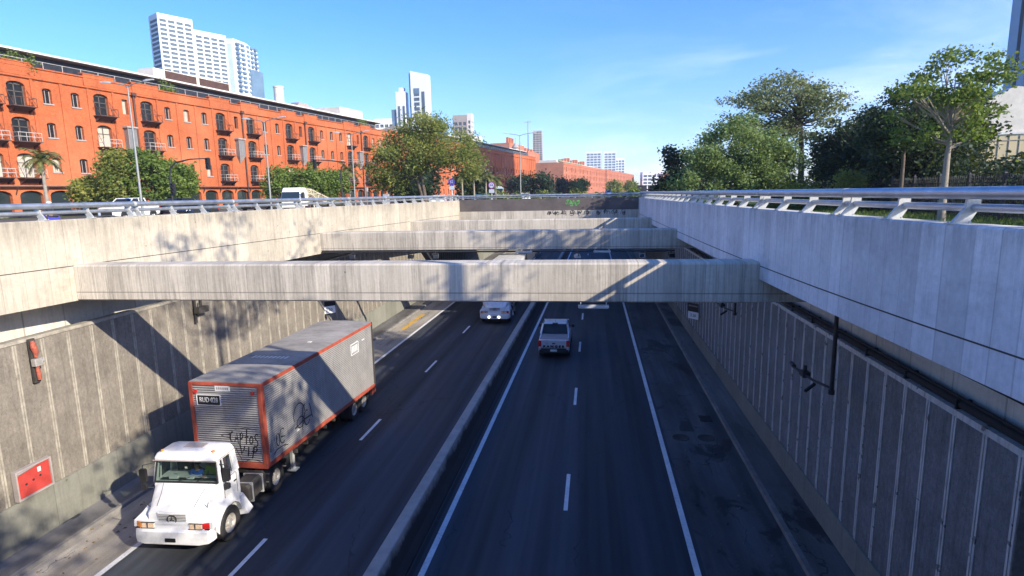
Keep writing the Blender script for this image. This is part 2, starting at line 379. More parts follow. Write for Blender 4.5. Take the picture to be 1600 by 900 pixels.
def grass_mat():
    g=G('grass');p=g.pos();n=g.noise(p,.5,5,.7);f=g.noise(p,14,4,.7)
    c=g.ramp(n,[(.3,(.035,.06,.015)),(.55,(.07,.11,.025)),(.75,(.14,.13,.05))]);c=g.mulc(c,g.rng(f,.3,.7,.6,1.4))
    g.pbr(c,.95,0,g.bump(f,.8,.05),.2);return g.mat
M['grass']=grass_mat()
# ------------------------------------------------------------------ the setting
ST=8.2                     # street level above the sunken road
def zt(y):return 9.36-.0030*(y-7.5)        # top of the trench parapets
def xl(y):return max(-15.95,-15.6+.1085*(y-15.8))   # inner face, left parapet: the opening narrows
def xr(y):return 4.18+.82*math.exp(-(max(y,5)-7.5)/7.0)   # inner face, right parapet
def zbr(y):return 7.35+.19*(1-math.exp(-(max(y,5)-7.2)/5.0))
Y0,Y1=.5,52.0
g=MB()
BIG=3000
N_=26;ysg=[Y0+(Y1-Y0)*i/N_ for i in range(N_+1)]
for ya,yb in zip(ysg,ysg[1:]):
    g.face([(-BIG,ya,ST),(xl(ya)-.2,ya,ST),(xl(yb)-.2,yb,ST),(-BIG,yb,ST)])
    g.face([(xr(ya)+.2,ya,ST),(BIG,ya,ST),(BIG,yb,ST),(xr(yb)+.2,yb,ST)])
HA,HB,HL,HR=74,124,-9.5,5.0      # a second opening over the road, further on
g.face([(-BIG,Y1,ST),(xl(Y1)-.2,Y1,ST),(xr(Y1)+.2,Y1,ST),(BIG,Y1,ST),(BIG,HA,ST),(HR,HA,ST),(HL,HA,ST),(-BIG,HA,ST)])
g.face([(-BIG,HA,ST),(HL,HA,ST),(HL,HB,ST),(-BIG,HB,ST)]);g.face([(HR,HA,ST),(BIG,HA,ST),(BIG,HB,ST),(HR,HB,ST)])
g.face([(-BIG,HB,ST),(HL,HB,ST),(HR,HB,ST),(BIG,HB,ST),(BIG,2*BIG,ST),(-BIG,2*BIG,ST)])
g.face([(-BIG,-BIG,ST),(BIG,-BIG,ST),(BIG,Y0,ST),(xr(Y0)+.2,Y0,ST),(xl(Y0)-.2,Y0,ST),(-BIG,Y0,ST)])
tag(g.build('ground',M['grass']),kind='structure')
# sunken carriageway floor
g=MB();g.box(-16.2,6.9,-60,420,-.3,0);road=tag(g.build('road',M['asphalt']),kind='structure')
def dl(x,y):  # the left carriageway swings slightly to the right
    k=.016 if x<-4 else (.006 if x<0 else .004)
    return x+k*(y-13)
def strip_quad(mb,x,w,y0,y1,z,seg=6,m=None):
    n=max(1,int((y1-y0)/seg))
    for i in range(n):
        a=y0+(y1-y0)*i/n;b=y0+(y1-y0)*(i+1)/n
        mb.face([(dl(x-w/2,a) if 0 else dl(x,a)-w/2,a,z),(dl(x,a)+w/2,a,z),(dl(x,b)+w/2,b,z),(dl(x,b)-w/2,b,z)],m)
g=MB();strip_quad(g,-14.55,3.3,-40,300,.004);g.build('shoulder',M['shoulder'],road)
g=MB();strip_quad(g,4.35,2.7,-40,300,.004);g.build('shoulder',M['shoulder_r'],road)
for x,w,nm in ((-4.38,.17,'median_edge_line'),(2.80,.17,'verge_edge_line'),(-13.0,.17,'verge_edge_line'),(-5.95,.10,'median_edge_line')):
    if w<.12:continue
    g=MB();strip_quad(g,x,w,-30,300,.008);g.build(nm,M['line'],road)
for k in range(-3,16):
    y=16.95+9.22*k
    g=MB();strip_quad(g,-.76,.13,y,y+2.4,.008,3);g.build('lane_dash',M['line'],road)
    y=12.0+9.15*k
    g=MB();strip_quad(g,-9.42,.13,y+.3,y+2.55,.008,3);g.build('lane_dash',M['line'],road)
# gutter strip beside the barrier, concrete patch and manholes
g=MB()
for i in range(60):
    a=-20+i*3.0;g.face([(dl(-4.72,a),a,.006),(dl(-4.6,a),a,.006),(dl(-4.6,a+2.98),a+2.98,.006),(dl(-4.72,a+2.98),a+2.98,.006)])
g.build('gutter_channel',M['black'],road)
g=MB();g.face([(3.15,22.3,.009),(5.0,22.3,.009),(5.0,23.5,.009),(3.15,23.5,.009)]);g.face([(4.3,23.5,.009),(5.0,23.5,.009),(5.0,26.4,.009),(4.3,26.4,.009)]);g.build('concrete_patch',asphalt('grimy_patch',(.085,.085,.085),patch=.5),road)
g=MB();g.box(-13.9,-13.55,40.5,46,.008,.011);g.build('yellow_marking',M['yline'],road)
for x,y in((3.65,22.85),(4.65,22.9)):
    g=MB();g.lathe((x,y,.012),(0,0,1),[(0,0),(.28,0),(.30,.01),(.33,.01),(.34,0)],24);g.build('manhole_cover',M['chassis'],road,smooth=True)
g=MB();g.box(4.75,5.25,24.6,25.3,.01,.016)
for i in range(7):g.box(4.8+i*.065,4.83+i*.065,24.65,25.25,.016,.03)
g.build('drain_grate',M['black'],road)
def debris(name,x0_,x1_,n,mat,sd):
    rg=np.random.default_rng(sd);out=[]
    for k in range(n):
        c=np.array([rg.uniform(x0_,x1_),rg.uniform(11,45),.012]);s=rg.uniform(.015,.06);a=rg.uniform(0,PI,1)[0]
        u=np.array([math.cos(a),math.sin(a),0])*s;w=np.array([-math.sin(a),math.cos(a),0])*s*rg.uniform(.3,.9);t_=np.array([0,0,s*.5])
        q=[c-u-w,c+u-w*.7,c+u*.8+w,c-u*.9+w*.8];out+=q and [q[0],q[1],q[1]*.7+q[3]*.3+t_,q[3]*.8+q[1]*.2+t_, q[3],q[2],q[2]*.7+q[0]*.3+t_,q[0]*.8+q[2]*.2+t_]
    o=raw(name,np.array(out),4,mat,None);o['kind']='stuff';return o
debris('road_litter',3.3,5.5,260,M['pave'],4);debris('leaf_litter',-15.0,-13.2,220,simple('dry_leaf_litter',(.20,.13,.06),.9,0,.4,9),6)
# footways with kerbs
def footway(name,xa,xb,label=None):
    mb=MB();n=40
    for i in range(n):
        a=-30+i*7.0;b=a+6.985
        kx=xa if abs(xa)<abs(xb) else xb
        if xa>0: # right side: kerb stone at xa
            mb.hexa([(dl(xa,a),a,0),(dl(xa,a)+.16,a,0),(dl(xa,b)+.16,b,0),(dl(xa,b),b,0)],[(dl(xa,a)+.02,a,.135),(dl(xa,a)+.16,a,.135),(dl(xa,b)+.16,b,.135),(dl(xa,b)+.02,b,.135)],0)
            mb.hexa([(dl(xa,a)+.165,a,0),(xb,a,0),(xb,b,0),(dl(xa,b)+.165,b,0)],[(dl(xa,a)+.165,a,.125),(xb,a,.125),(xb,b,.125),(dl(xa,b)+.165,b,.125)],1)
        else:
            mb.hexa([(dl(xb,a)-.16,a,0),(dl(xb,a),a,0),(dl(xb,b),b,0),(dl(xb,b)-.16,b,0)],[(dl(xb,a)-.16,a,.11),(dl(xb,a)-.02,a,.11),(dl(xb,b)-.02,b,.11),(dl(xb,b)-.16,b,.11)],0)
            mb.hexa([(xa,a,0),(dl(xb,a)-.165,a,0),(dl(xb,b)-.165,b,0),(xa,b,0)],[(xa,a,.10),(dl(xb,a)-.165,a,.10),(dl(xb,b)-.165,b,.10),(xa,b,.10)],1)
    return tag(mb.build(name,[M['kerb'],M['pave']]),kind='structure')
fr_=footway('pavement',5.55,6.78);fl_=footway('pavement',-16.15,-15.05)

# ------------------------------------------------------------------ trench walls
def lower_wall(side):
    """rough panels with pale joint strips over a plain plinth"""
    if side>0: X=6.75;d=1;ztop=5.75;zp=.95;ya,yb=9.48,300
    else: X=-16.12;d=-1;ztop=6.0;zp=1.45;ya,yb=-30,300
    t=empty('retaining_wall',(X,ya if side>0 else 0,0))
    oy=ya if side>0 else 0
    sl=0 if side>0 else .006
    XX=lambda y:(sl*(y-13))
    mb=MB()
    n=50
    for i in range(n):
        a=ya+(yb-ya)*i/n;b=ya+(yb-ya)*(i+1)/n
        xa,xb=XX(a),XX(b);w=.3*d
        lo=[(xa,a-oy,zp),(xa+w,a-oy,zp),(xb+w,b-oy,zp),(xb,b-oy,zp)]
        hi=[(p[0],p[1],ztop) for p in lo]
        if d<0:lo=[lo[1],lo[0],lo[3],lo[2]];hi=[hi[1],hi[0],hi[3],hi[2]]
        mb.hexa(lo,hi)
    mb.build('wall_panel',M['panel_r'] if side>0 else M['panel'],t)
    ms=MB();k=0;y=ya+.02
    while y<90:
        x=XX(y)-d*.018
        for dx in (0,.075):
            ms.box(min(x,x+d*.03),max(x,x+d*.03),y-oy+dx,y-oy+dx+.05,zp+.002,ztop-.12)
        y+=.86
    ms.box(min(-d*.03,d*.2),max(-d*.03,d*.2),ya-oy,75-oy,ztop-.11,ztop+.01) if side>0 else ms.hexa([(XX(ya)-.2,ya-oy,ztop-.09),(XX(ya)+.03,ya-oy,ztop-.09),(XX(75)+.03,75-oy,ztop-.09),(XX(75)-.2,75-oy,ztop-.09)],[(XX(ya)-.2,ya-oy,ztop+.01),(XX(ya)+.03,ya-oy,ztop+.01),(XX(75)+.03,75-oy,ztop+.01),(XX(75)-.2,75-oy,ztop+.01)])
    ms.build('joint_strips',M['strip'] if side>0 else M['strip_l'],t)
    mp=MB()
    for i in range(n):
        a=ya+(yb-ya)*i/n;b=ya+(yb-ya)*(i+1)/n-.006
        xa,xb=XX(a)-d*.05,XX(b)-d*.05;w=.35*d
        lo=[(xa,a-oy,0),(xa+w,a-oy,0),(xb+w,b-oy,0),(xb,b-oy,0)];hi=[(p[0],p[1],zp) for p in lo]
        if d<0:lo=[lo[1],lo[0],lo[3],lo[2]];hi=[hi[1],hi[0],hi[3],hi[2]]
        mp.hexa(lo,hi)
    mp.build('plinth',M['plinth'],t)
    mr=MB()
    if side>0: mr.box(.30,.58,.0,yb-oy,5.6,7.6);mr.box(.62,.9,-12,-.0,0,7.6)
    else: mr.box(-1.1,-.85,ya,yb,0,6.86)
    mr.build('recess_panels',M['recess'],t)
    return t
tag(lower_wall(1),'grey rough panel retaining wall in shade along the right side of the sunken road','retaining wall')
tag(lower_wall(-1),'sunlit rough panel retaining wall behind the long trailer','retaining wall')
# upper parapets
def parapet(side):
    f=xr if side>0 else xl;d=1 if side>0 else -1
    mb=MB();bev=.03
    ys=[Y0+(Y1-Y0)*i/30 for i in range(31)];secs=[]
    for y in ys:
        x=f(y);t=zt(y);zb=zbr(y) if side>0 else 6.86;far=7.36 if side>0 else -17.1
        pr=[(x,zb),(x,t-bev),(x+d*bev,t),(x+d*.40,t),(x+d*.40,zb+.5),(far,zb+.5),(far,zb)]
        secs.append([(px,y,pz) for px,pz in pr])
    mb.loft(secs)
    return mb.build('parapet_wall',M['wall_r'] if side>0 else M['wall_l'])
tag(parapet(1),'shaded pale lilac grey concrete parapet wall on the right','parapet')
tag(parapet(-1),'sunlit cream concrete parapet wall on the left','parapet')
for side,zj in ((1,7.86),(-1,7.93)):
    f=xr if side>0 else xl;mb=MB();ys=[Y0+(Y1-Y0)*i/30 for i in range(31)]
    mb.loft([[(f(y)-side*.004,y,zj-.012),(f(y)+side*.05,y,zj-.012),(f(y)+side*.05,y,zj+.012),(f(y)-side*.004,y,zj+.012)] for y in ys])
    o=mb.build('casting_joint',M['chassis']);o.parent=[q for q in COL.objects if q.name.startswith('parapet_wall')][0 if side>0 else 1]
# cross beams
def beam(y,z0,z1,th,label):
    t=empty('cross_beam',(-5,y,0),R(.55))
    mb=MB();L0,L1=(-11.9,12.0)
    bl=.035
    pr=[(0,z0+bl),(0,z1-.05),(.05,z1),(th-.05,z1),(th,z1-.05),(th,z0+bl),(th-bl,z0),(bl,z0)]
    mb.loft([[(xl(y)-.25+5,a,b) for a,b in pr],[(xr(y)-.002+5,a,b) for a,b in pr]])
    zc=zbr(y)-.006;pr2=[(.003,z0+.03),(.003,zc),(th-.003,zc),(th-.003,z0+.03)]
    mb.loft([[(xr(y)+.0+5,a,b) for a,b in pr2],[(12.35,a,b) for a,b in pr2]])
    mb.build('beam_body',M['beam'],t)
    tag(t,label,'concrete beam','concrete beams spanning the trench');return t
bm1=beam(15.80,6.87,7.96,.85,'nearest concrete beam across the trench, above the long trailer')
bm2=beam(29.3,7.0,7.97,.85,'second concrete beam from the camera, with floodlights hung beneath it')
bm3=beam(41.0,7.05,7.97,.85,'third concrete beam from the camera, sunlit on its left half')
def scrib(mb,u,v,s,fm,r,n=5,w=.05):
    for k in range(n):
        a=r.uniform(0,360);cx=u+r.uniform(-.5,.5)*s*.8;cy=v+r.uniform(-.35,.35)*s
        strokes(mb,[arc(cx,cy,r.uniform(.2,.45)*s,r.uniform(.2,.4)*s,a,a+r.uniform(120,330),10)],w,fm)
    strokes(mb,[[(u-s*.4,v-s*.3),(u-s*.1,v+s*.4),(u+s*.1,v-s*.3),(u+s*.45,v+s*.35)]],w,fm)
# end wall closing the opening
t=empty('end_wall',(-3.8,Y1,0))
g=MB();g.box(-8.4,8.4,0,.5,8.22,9.28);g.build('fascia',simple('rusty_brown_fascia',(.10,.085,.08),.8,.1,.35,.7,dirt=.4),t)
g=MB();g.box(-8.4,8.4,-.12,.5,7.2,8.215);g.build('lower_beam',M['beam'],t)
g=MB();r=random.Random(5)
for u in (1.9,2.3,2.7):scrib(g,u,8.85,.42,lambda a,b:(a,-.006,b),r,3,.06)
g.build('green_graffiti',M['inkgreen'],t)
g=MB();r=random.Random(3)
for u in [.2,.8,1.4,2.3,2.9,3.6,4.6,5.2,5.9,6.6]:scrib(g,u,7.98,.40,lambda a,b:(a,-.126,b),r,4,.045)
g.build('graffiti',M['ink'],t)
tag(t,'dark brown end wall closing the trench opening, tagged in green','end wall')
# covered ends of the trench
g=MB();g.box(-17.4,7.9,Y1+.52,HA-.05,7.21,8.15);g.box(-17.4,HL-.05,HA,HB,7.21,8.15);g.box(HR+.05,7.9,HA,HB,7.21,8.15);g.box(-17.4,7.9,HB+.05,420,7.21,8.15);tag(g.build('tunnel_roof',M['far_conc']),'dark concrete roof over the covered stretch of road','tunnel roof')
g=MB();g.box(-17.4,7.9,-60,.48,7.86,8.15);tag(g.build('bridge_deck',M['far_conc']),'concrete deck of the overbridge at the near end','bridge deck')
# central barrier
t=empty('central_barrier',(0,0,0))
mb=MB();pr=[(-.40,0),(-.40,.08),(-.27,.30),(-.20,.88),(-.17,.90),(.12,.90),(.15,.88),(.26,.30),(.40,.08),(.40,0)]
y=-24
while y<200:
    a,b=y+.006,y+5.994
    mb.loft([[(dl(-5.17,a)+px,a,pz) for px,pz in pr],[(dl(-5.17,b)+px,b,pz) for px,pz in pr]]);y+=6
gb=G('sooty_barrier_concrete');pp=gb.pos();ss=gb.sep(pp);nb=gb.noise(pp,1.2,6,.7)
cc=gb.mulc((.34,.33,.31),gb.rng(nb,.3,.7,.75,1.15));soot=gb.rng(gb.math('ADD',ss[2],gb.rng(nb,.3,.7,-.10,.10)),.62,.84,.93,0)
cc=gb.mix(soot,cc,(.022,.022,.024));gb.pbr(cc,.85,0,gb.bump(gb.noise(pp,14,4,.7),.3,.01),.25)
mb.build('barrier_block',gb.mat,t)
tag(t,'long grey concrete barrier dividing the two carriageways','barrier')
# cable tray along the right ledge
t=empty('cable_tray',(6.86,9.5,5.85));mb=MB();mb.tube([(0,0,0),(0,70,0)],.085,10);mb.tube([(-.02,0,.12),(-.02,70,.12)],.03,8)
for k in range(40):mb.box(-.11,.16,k*1.8,k*1.8+.05,-.09,.09)
mb.build('pipe_run',M['black'],t,smooth=True);tag(t,'black pipe run along the ledge of the right retaining wall','pipe')
g=MB();g.tube([(5.2,.6,7.28),(4.75,51,7.47)],.035,6);tag(g.build('conduit',M['darksteel']),'thin dark conduit under the lip of the right parapet','conduit')

# ------------------------------------------------------------------ guard rails
def guard_rail(side):
    f=xr if side>0 else xl;d=side
    t=empty('guard_rail',(f(Y0),Y0,zt(Y0)))
    o=Vector(t.location)
    def P(off,y,h):return Vector((f(y)+d*off,y,zt(y)+h))-o
    step=4.8;y=Y0-3.0 if side>0 else Y0-1.4
    y0s=[]
    k=0
    first=None
    while y<Y1:
        a=max(y,Y0);b=min(y+step,Y1)
        mb=MB();mb.tube([P(.18,a+.012,.415),P(.18,b-.012,.415)],.086,14);mb.build('top_rail',M['galv'],t,smooth=True)
        mb=MB();mb.tube([P(.28,a+.012,.215),P(.28,b-.012,.215)],.056,12);mb.build('lower_rail',M['galv'],t,smooth=True)
        mb=MB();mb.tube([P(.18,b-.05,.415),P(.18,b+.05,.415)],.090,14);mb.build('rail_sleeve',M['galvdull'],t,smooth=True)
        for yy in (y+.16,y+1.65,y+3.15,y+4.64):
            if yy<Y0 or yy>Y1-.2:continue
            if first is None:
                pm=MB();th=.05
                outl=[(.03,0),(.25,0),(.38,.22),(.38,.40),(.30,.46),(.22,.44),(.20,.22)]
                pm.loft([[(d*px,-th/2,pz) for px,pz in outl],[(d*px,th/2,pz) for px,pz in outl]])
                pm.box(min(d*.0,d*.28),max(d*.0,d*.28),-.09,.09,0,.012)
                for bx in(.04,.24):pm.cyl((d*bx,.06,.02),(0,0,1),.014,.03,6);pm.cyl((d*bx,-.06,.02),(0,0,1),.014,.03,6)
                first=pm.build('post',M['galvdull'],t,bevel=0);first.location=P(0,yy,0)
            else:
                c=first.copy();COL.objects.link(c);c.location=P(0,yy,0)
        y+=step
    return t
gr=guard_rail(1);tag(gr,'galvanised two-tube guard rail on the shaded right parapet','guard rail')
gl=guard_rail(-1);tag(gl,'galvanised two-tube guard rail on the sunlit left parapet','guard rail')
t=empty('guard_rail',(-12.0,52.25,9.28));mb=MB();mb.tube([(0,0,.30),(16.4,0,.30)],.08,10);mb.build('top_rail',M['galv'],t,smooth=True)
mb=MB();mb.tube([(0,0,.14),(16.4,0,.14)],.045,10);mb.build('lower_rail',M['galv'],t,smooth=True)
pf=None
for k in range(11):
    if pf is None:
        mb=MB();mb.hexa([(-.03,-.06,0),(.03,-.06,0),(.03,.06,0),(-.03,.06,0)],[(-.03,0,.36),(.03,0,.36),(.03,.08,.36),(-.03,.08,.36)]);pf=mb.build('post',M['galvdull'],t);pf.location=(.2,.05,0)
    else:
        c=pf.copy();COL.objects.link(c);c.location=(.2+k*1.5,.05,0)
tag(t,'low guard rail along the top of the far brown end wall','guard rail')

# ------------------------------------------------------------------ fittings in the trench
def hanger(x,y,zhi,zlo,label,rust=False,sgn=-1):
    t=empty('hanging_bracket',(x,y,zhi));m=M['darksteel'] if not rust else simple('rusted_red_bracket',(.33,.09,.055),.8,.1,.45,8,dirt=.5)
    mb=MB();mb.tube([(0,0,0),(0,0,zlo-zhi)],.05,10);mb.build('drop_pipe',m,t,smooth=True)
    mb=MB();mb.cyl((0,0,zlo-zhi+.02),(0,0,1),.075,.12,12);mb.box(-.09,.09,-.09,.09,-.02,.02);mb.build('end_collar',m,t)
    z=zlo-zhi+.12
    mb=MB();mb.tube([(0,0,z),(sgn*.25,.5,z+.02),(sgn*.45,1.55,z+.10)],[.035,.035,.03],8);mb.bar((sgn*.2,.55,z-.08),(sgn*.5,.35,z-.22),.06,.06);mb.build('side_arm',m,t,smooth=True)
    mb=MB();mb.box(sgn*.30-.1,sgn*.30+.1,.85,1.15,z-.02,z+.13);mb.cyl((sgn*.3,1.0,z+.2),(0,0,1),.05,.16,10);mb.cyl((sgn*.42,1.6,z+.12),(0,1,.1),.06,.26,10);mb.build('sensor_head',m,t,bevel=.01)
    return tag(t,label,'pipe bracket')
hanger(6.05,15.0,7.34,4.75,'dark drop pipe with a side arm in front of the right wall, nearer of two')
hanger(6.05,25.0,7.34,4.65,'dark drop pipe and arm just below the near beam by the black board')
t=empty('wall_bracket',(-16.02,14.45,5.98));rm=simple('rusted_red_metal',(.40,.10,.06),.8,.1,.5,9,dirt=.45)
mb=MB();mb.box(-.02,.05,-.16,.02,-1.30,0);mb.build('backing_channel',M['chassis'],t)
mb=MB();mb.tube([(.10,-.12,-.05),(.14,-.13,-.22),(.11,-.06,-.42),(.10,-.08,-.55)],[.05,.085,.07,.04],10);mb.build('siren_horn',rm,t,smooth=True)
mb=MB();mb.box(.05,.20,-.20,.05,-.80,-.58);mb.cyl((.13,.08,-.68),(0,1,0),.06,.1,12);mb.build('junction_box',M['hubmetal'],t,bevel=.015)
mb=MB();mb.tube([(.11,-.08,-.80),(.11,-.06,-1.22)],.055,10);mb.build('lower_cylinder',rm,t,smooth=True)
tag(t,'rusty red and white alarm fitting high on the left wall','alarm fitting')
t=empty('wall_bracket',(-15.98,21.4,5.95));mb=MB();mb.box(0,.05,-.05,.05,-1.1,.0);mb.box(0,.05,.35,.42,-.75,-.1);mb.build('upright_channel',M['chassis'],t)
mb=MB();mb.box(.03,.28,-.1,.5,-.70,-.45);mb.bar((.15,.1,-.45),(.15,.2,-.2),.05);mb.build('fixing_head',M['chassis'],t,bevel=.01)
tag(t,'small dark bracket on the left wall just under the near beam','wall bracket')
def board(x,y,z,side,label,txt):
    t=empty('wall_sign',(x,y,z));d=-side
    mb=MB();mb.box(min(0,d*.05),max(0,d*.05),-.55,.55,-.25,.65);mb.build('sign_board',M['plateblack'],t,bevel=.01)
    mb=MB();mb.box(min(d*.052,d*.07),max(d*.052,d*.07),-.62,.5,-.72,-.1);mb.build('number_plate',M['platewhite'],t)
    xd=(0,-1,0) if side>0 else (0,1,0)
    text_mesh('plate_number','3.20' if side<0 else '3.20',.36,M['chassis'],t,(d*.073,-.06,-.42),xd,(0,0,1))
    mb=MB();
    for k in range(7):mb.box(min(d*.051,d*.056),max(d*.051,d*.056),-.48+k*.14,-.40+k*.14,.34,.46)
    mb.build('board_lettering',M['sill'],t)
    # the sign stands out from the wall, turned to oncoming drivers
    t.rotation_euler=(0,0,R(40)*side);t.scale=(.72,.72,.72);return tag(t,label,'distance board')
board(6.35,36.5,2.45,1,'black board with a pale number plate on the right retaining wall','3.20')
board(-15.8,33.2,3.3,-1,'dark board with a white number plate on the left wall behind the trailer','3.20')
# red hydrant cabinet
t=empty('hydrant_cabinet',(-16.03,13.82,1.96))
mb=MB();mb.box(-.05,.06,-.50,.50,-.40,.38);mb.build('cabinet_door',M['cabred'],t,bevel=.01)
mb=MB();mb.box(-.06,.09,-.55,-.505,-.46,.43);mb.box(-.06,.09,.505,.55,-.46,.43);mb.box(-.06,.09,-.505,.505,.385,.43);mb.box(-.06,.09,-.505,.505,-.46,-.405);mb.build('frame',M['sill'],t)
for k in range(3):
    mb=MB();mb.cyl((.063,-.26+k*.22,-.05+k*.03),(1,0,0),.035,.012,14);mb.build('door_hole',M['black'],t)
mb=MB();mb.box(.061,.066,.12,.22,.14,.28);mb.build('sticker',M['platewhite'],t)
mb=MB();mb.hexa([(.065,-.5,.30),(.10,-.5,.30),(.07,.1,.36),(.062,.1,.36)],[(.065,-.5,.37),(.16,-.5,.35),(.09,.1,.379),(.062,.1,.379)]);mb.build('bent_top_flap',M['sill'],t)
tag(t,'red hydrant cabinet with three round holes set low in the left wall','cabinet')
# lamps under the beams
def tube_lamp(x,y,z,label):
    t=empty('batten_lamp',(x,y,z));mb=MB();mb.box(-.42,.42,-.08,.08,-.03,.05);mb.bar((-.35,0,.05),(-.35,0,.22),.03);mb.bar((.35,0,.05),(.35,0,.22),.03);mb.build('housing',M['galvdull'],t,bevel=.01)
    mb=MB();mb.box(-.40,.40,-.06,.06,-.05,-.032);mb.build('diffuser',M['galvdull'],t,bevel=.008)
    return tag(t,label,'batten lamp','batten lamps under the beams')
tube_lamp(.10,15.9,6.74,'pale batten lamp under the nearest beam, above the silver pickup lane')
tube_lamp(-3.3,29.1,6.90,'pale batten lamp under the second beam, left of centre');tube_lamp(.6,29.1,6.90,'pale batten lamp under the second beam, over the right carriageway')
def flood(x,y,z,rz,label):
    t=empty('floodlight',(x,y,z),rz);mb=MB();mb.bar((0,0,0),(0,0,-.14),.04);mb.bar((-.16,0,-.14),(.16,0,-.14),.03);mb.bar((-.16,0,-.14),(-.16,0,-.3),.03);mb.bar((.16,0,-.14),(.16,0,-.3),.03);mb.build('yoke',M['darksteel'],t)
    mb=MB();mb.loft([[(-.14,-.10,-.18),(.14,-.10,-.18),(.14,-.16,-.38),(-.14,-.16,-.38)],[(-.10,.12,-.24),(.10,.12,-.24),(.10,.09,-.40),(-.10,.09,-.40)]]);mb.build('lamp_head',M['galvdull'] if 'pale' in label else M['plastic'],t,bevel=.01)
    mb=MB();mb.face([(-.12,-.107,-.195),(.12,-.107,-.195),(.12,-.163,-.365),(-.12,-.163,-.365)]);mb.build('lens',M['winglass'],t)
    return tag(t,label,'floodlight','floodlights hung under the second beam')
for i,(x,rz,lb) in enumerate([(-12.4,.3,'floodlight under the second beam nearest the left wall'),(-9.2,-.3,'floodlight under the second beam left of the diagonal brace'),(-7.9,.4,'floodlight under the second beam right of the diagonal brace'),(-2.55,0,'floodlight under the second beam just left of its centre, above the truck box'),(-.65,2.2,'pale floodlight under the second beam over the central barrier side'),(2.6,-.5,'large pale floodlight under the second beam over the shoulder of the right carriageway'),(3.95,.2,'floodlight under the second beam nearest the right wall')]):
    flood(x,29.15,6.98,rz,lb)
t=empty('conduit_run',(-14.1,29.2,6.93));mb=MB();mb.tube([(0,0,0),(18.2,0,0)],.045,8);mb.build('conduit',M['darksteel'],t,smooth=True);tag(t,'dark conduit along the underside of the second beam','conduit')
t=empty('diagonal_brace',(-10.2,34,6.9));mb=MB();mb.bar((0,0,0),(.7,1.5,-2.0),.45,.12);mb.bar((-.3,-.0,.05),(.9,0,.05),.1);mb.build('brace',M['darksteel'],t);tag(t,'dark slanting brace seen between the first and second beams','brace')
# paint scrawl on left wall
g=MB();r=random.Random(11)
for u in (44.2,44.9):scrib(g,u,3.9,.8,lambda a,b:(-15.9+.006*30+.02,a,b),r,4,.09)
tag(g.build('wall_graffiti',M['inkgreen']),'small green scrawl on the left wall between the first two beams','graffiti')
# ------------------------------------------------------------------ vehicles
def wheel(parent,x,y,r,w,side,rim=.58,name='wheel',twin=False):
    mb=MB();W=w/2;xc=x
    prof=[(r*.55,-W*.8),(r*.62,-W),(r*.93,-W),(r,-W*.72),(r,W*.72),(r*.93,W),(r*.62,W),(r*.55,W*.8)]
    for k in range(2 if twin else 1):
        mb.lathe((xc-side*k*(w+.03),y,r),(1,0,0),prof,26)
    o=mb.build(name,M['black'],parent,smooth=True)
    mb=MB();s=side
    mb.lathe((xc,y,r),(s,0,0),[(0,W*.75 if not twin else W*.55),(r*.16,W*.75 if not twin else W*.55),(r*.2,W*.45),(r*.42,W*.25),(r*.5,W*.62),(r*.60,W*.86),(r*.60,W*.2),(0,W*.1)],26)
    for k in range(8):
        a=2*PI*k/8;mb.cyl((xc+s*W*.5,y+math.cos(a)*r*.3,r+math.sin(a)*r*.3),(1,0,0),r*.045,W*.3,6)
    mb.build('rim',M['hubmetal'],o,smooth=True);return o
def rbox(mb,x0,x1,y0,y1,z0,z1,b=.04,m=None):
    """box with chamfered long edges (section in x-z, along y)"""
    s=lambda y,q:[(x0+q,y,z0),(x1-q,y,z0),(x1,y,z0+q),(x1,y,z1-q),(x1-q,y,z1),(x0+q,y,z1),(x0,y,z1-q),(x0,y,z0+q)]
    return mb.loft([s(y0,b),s(y1,b)],m)
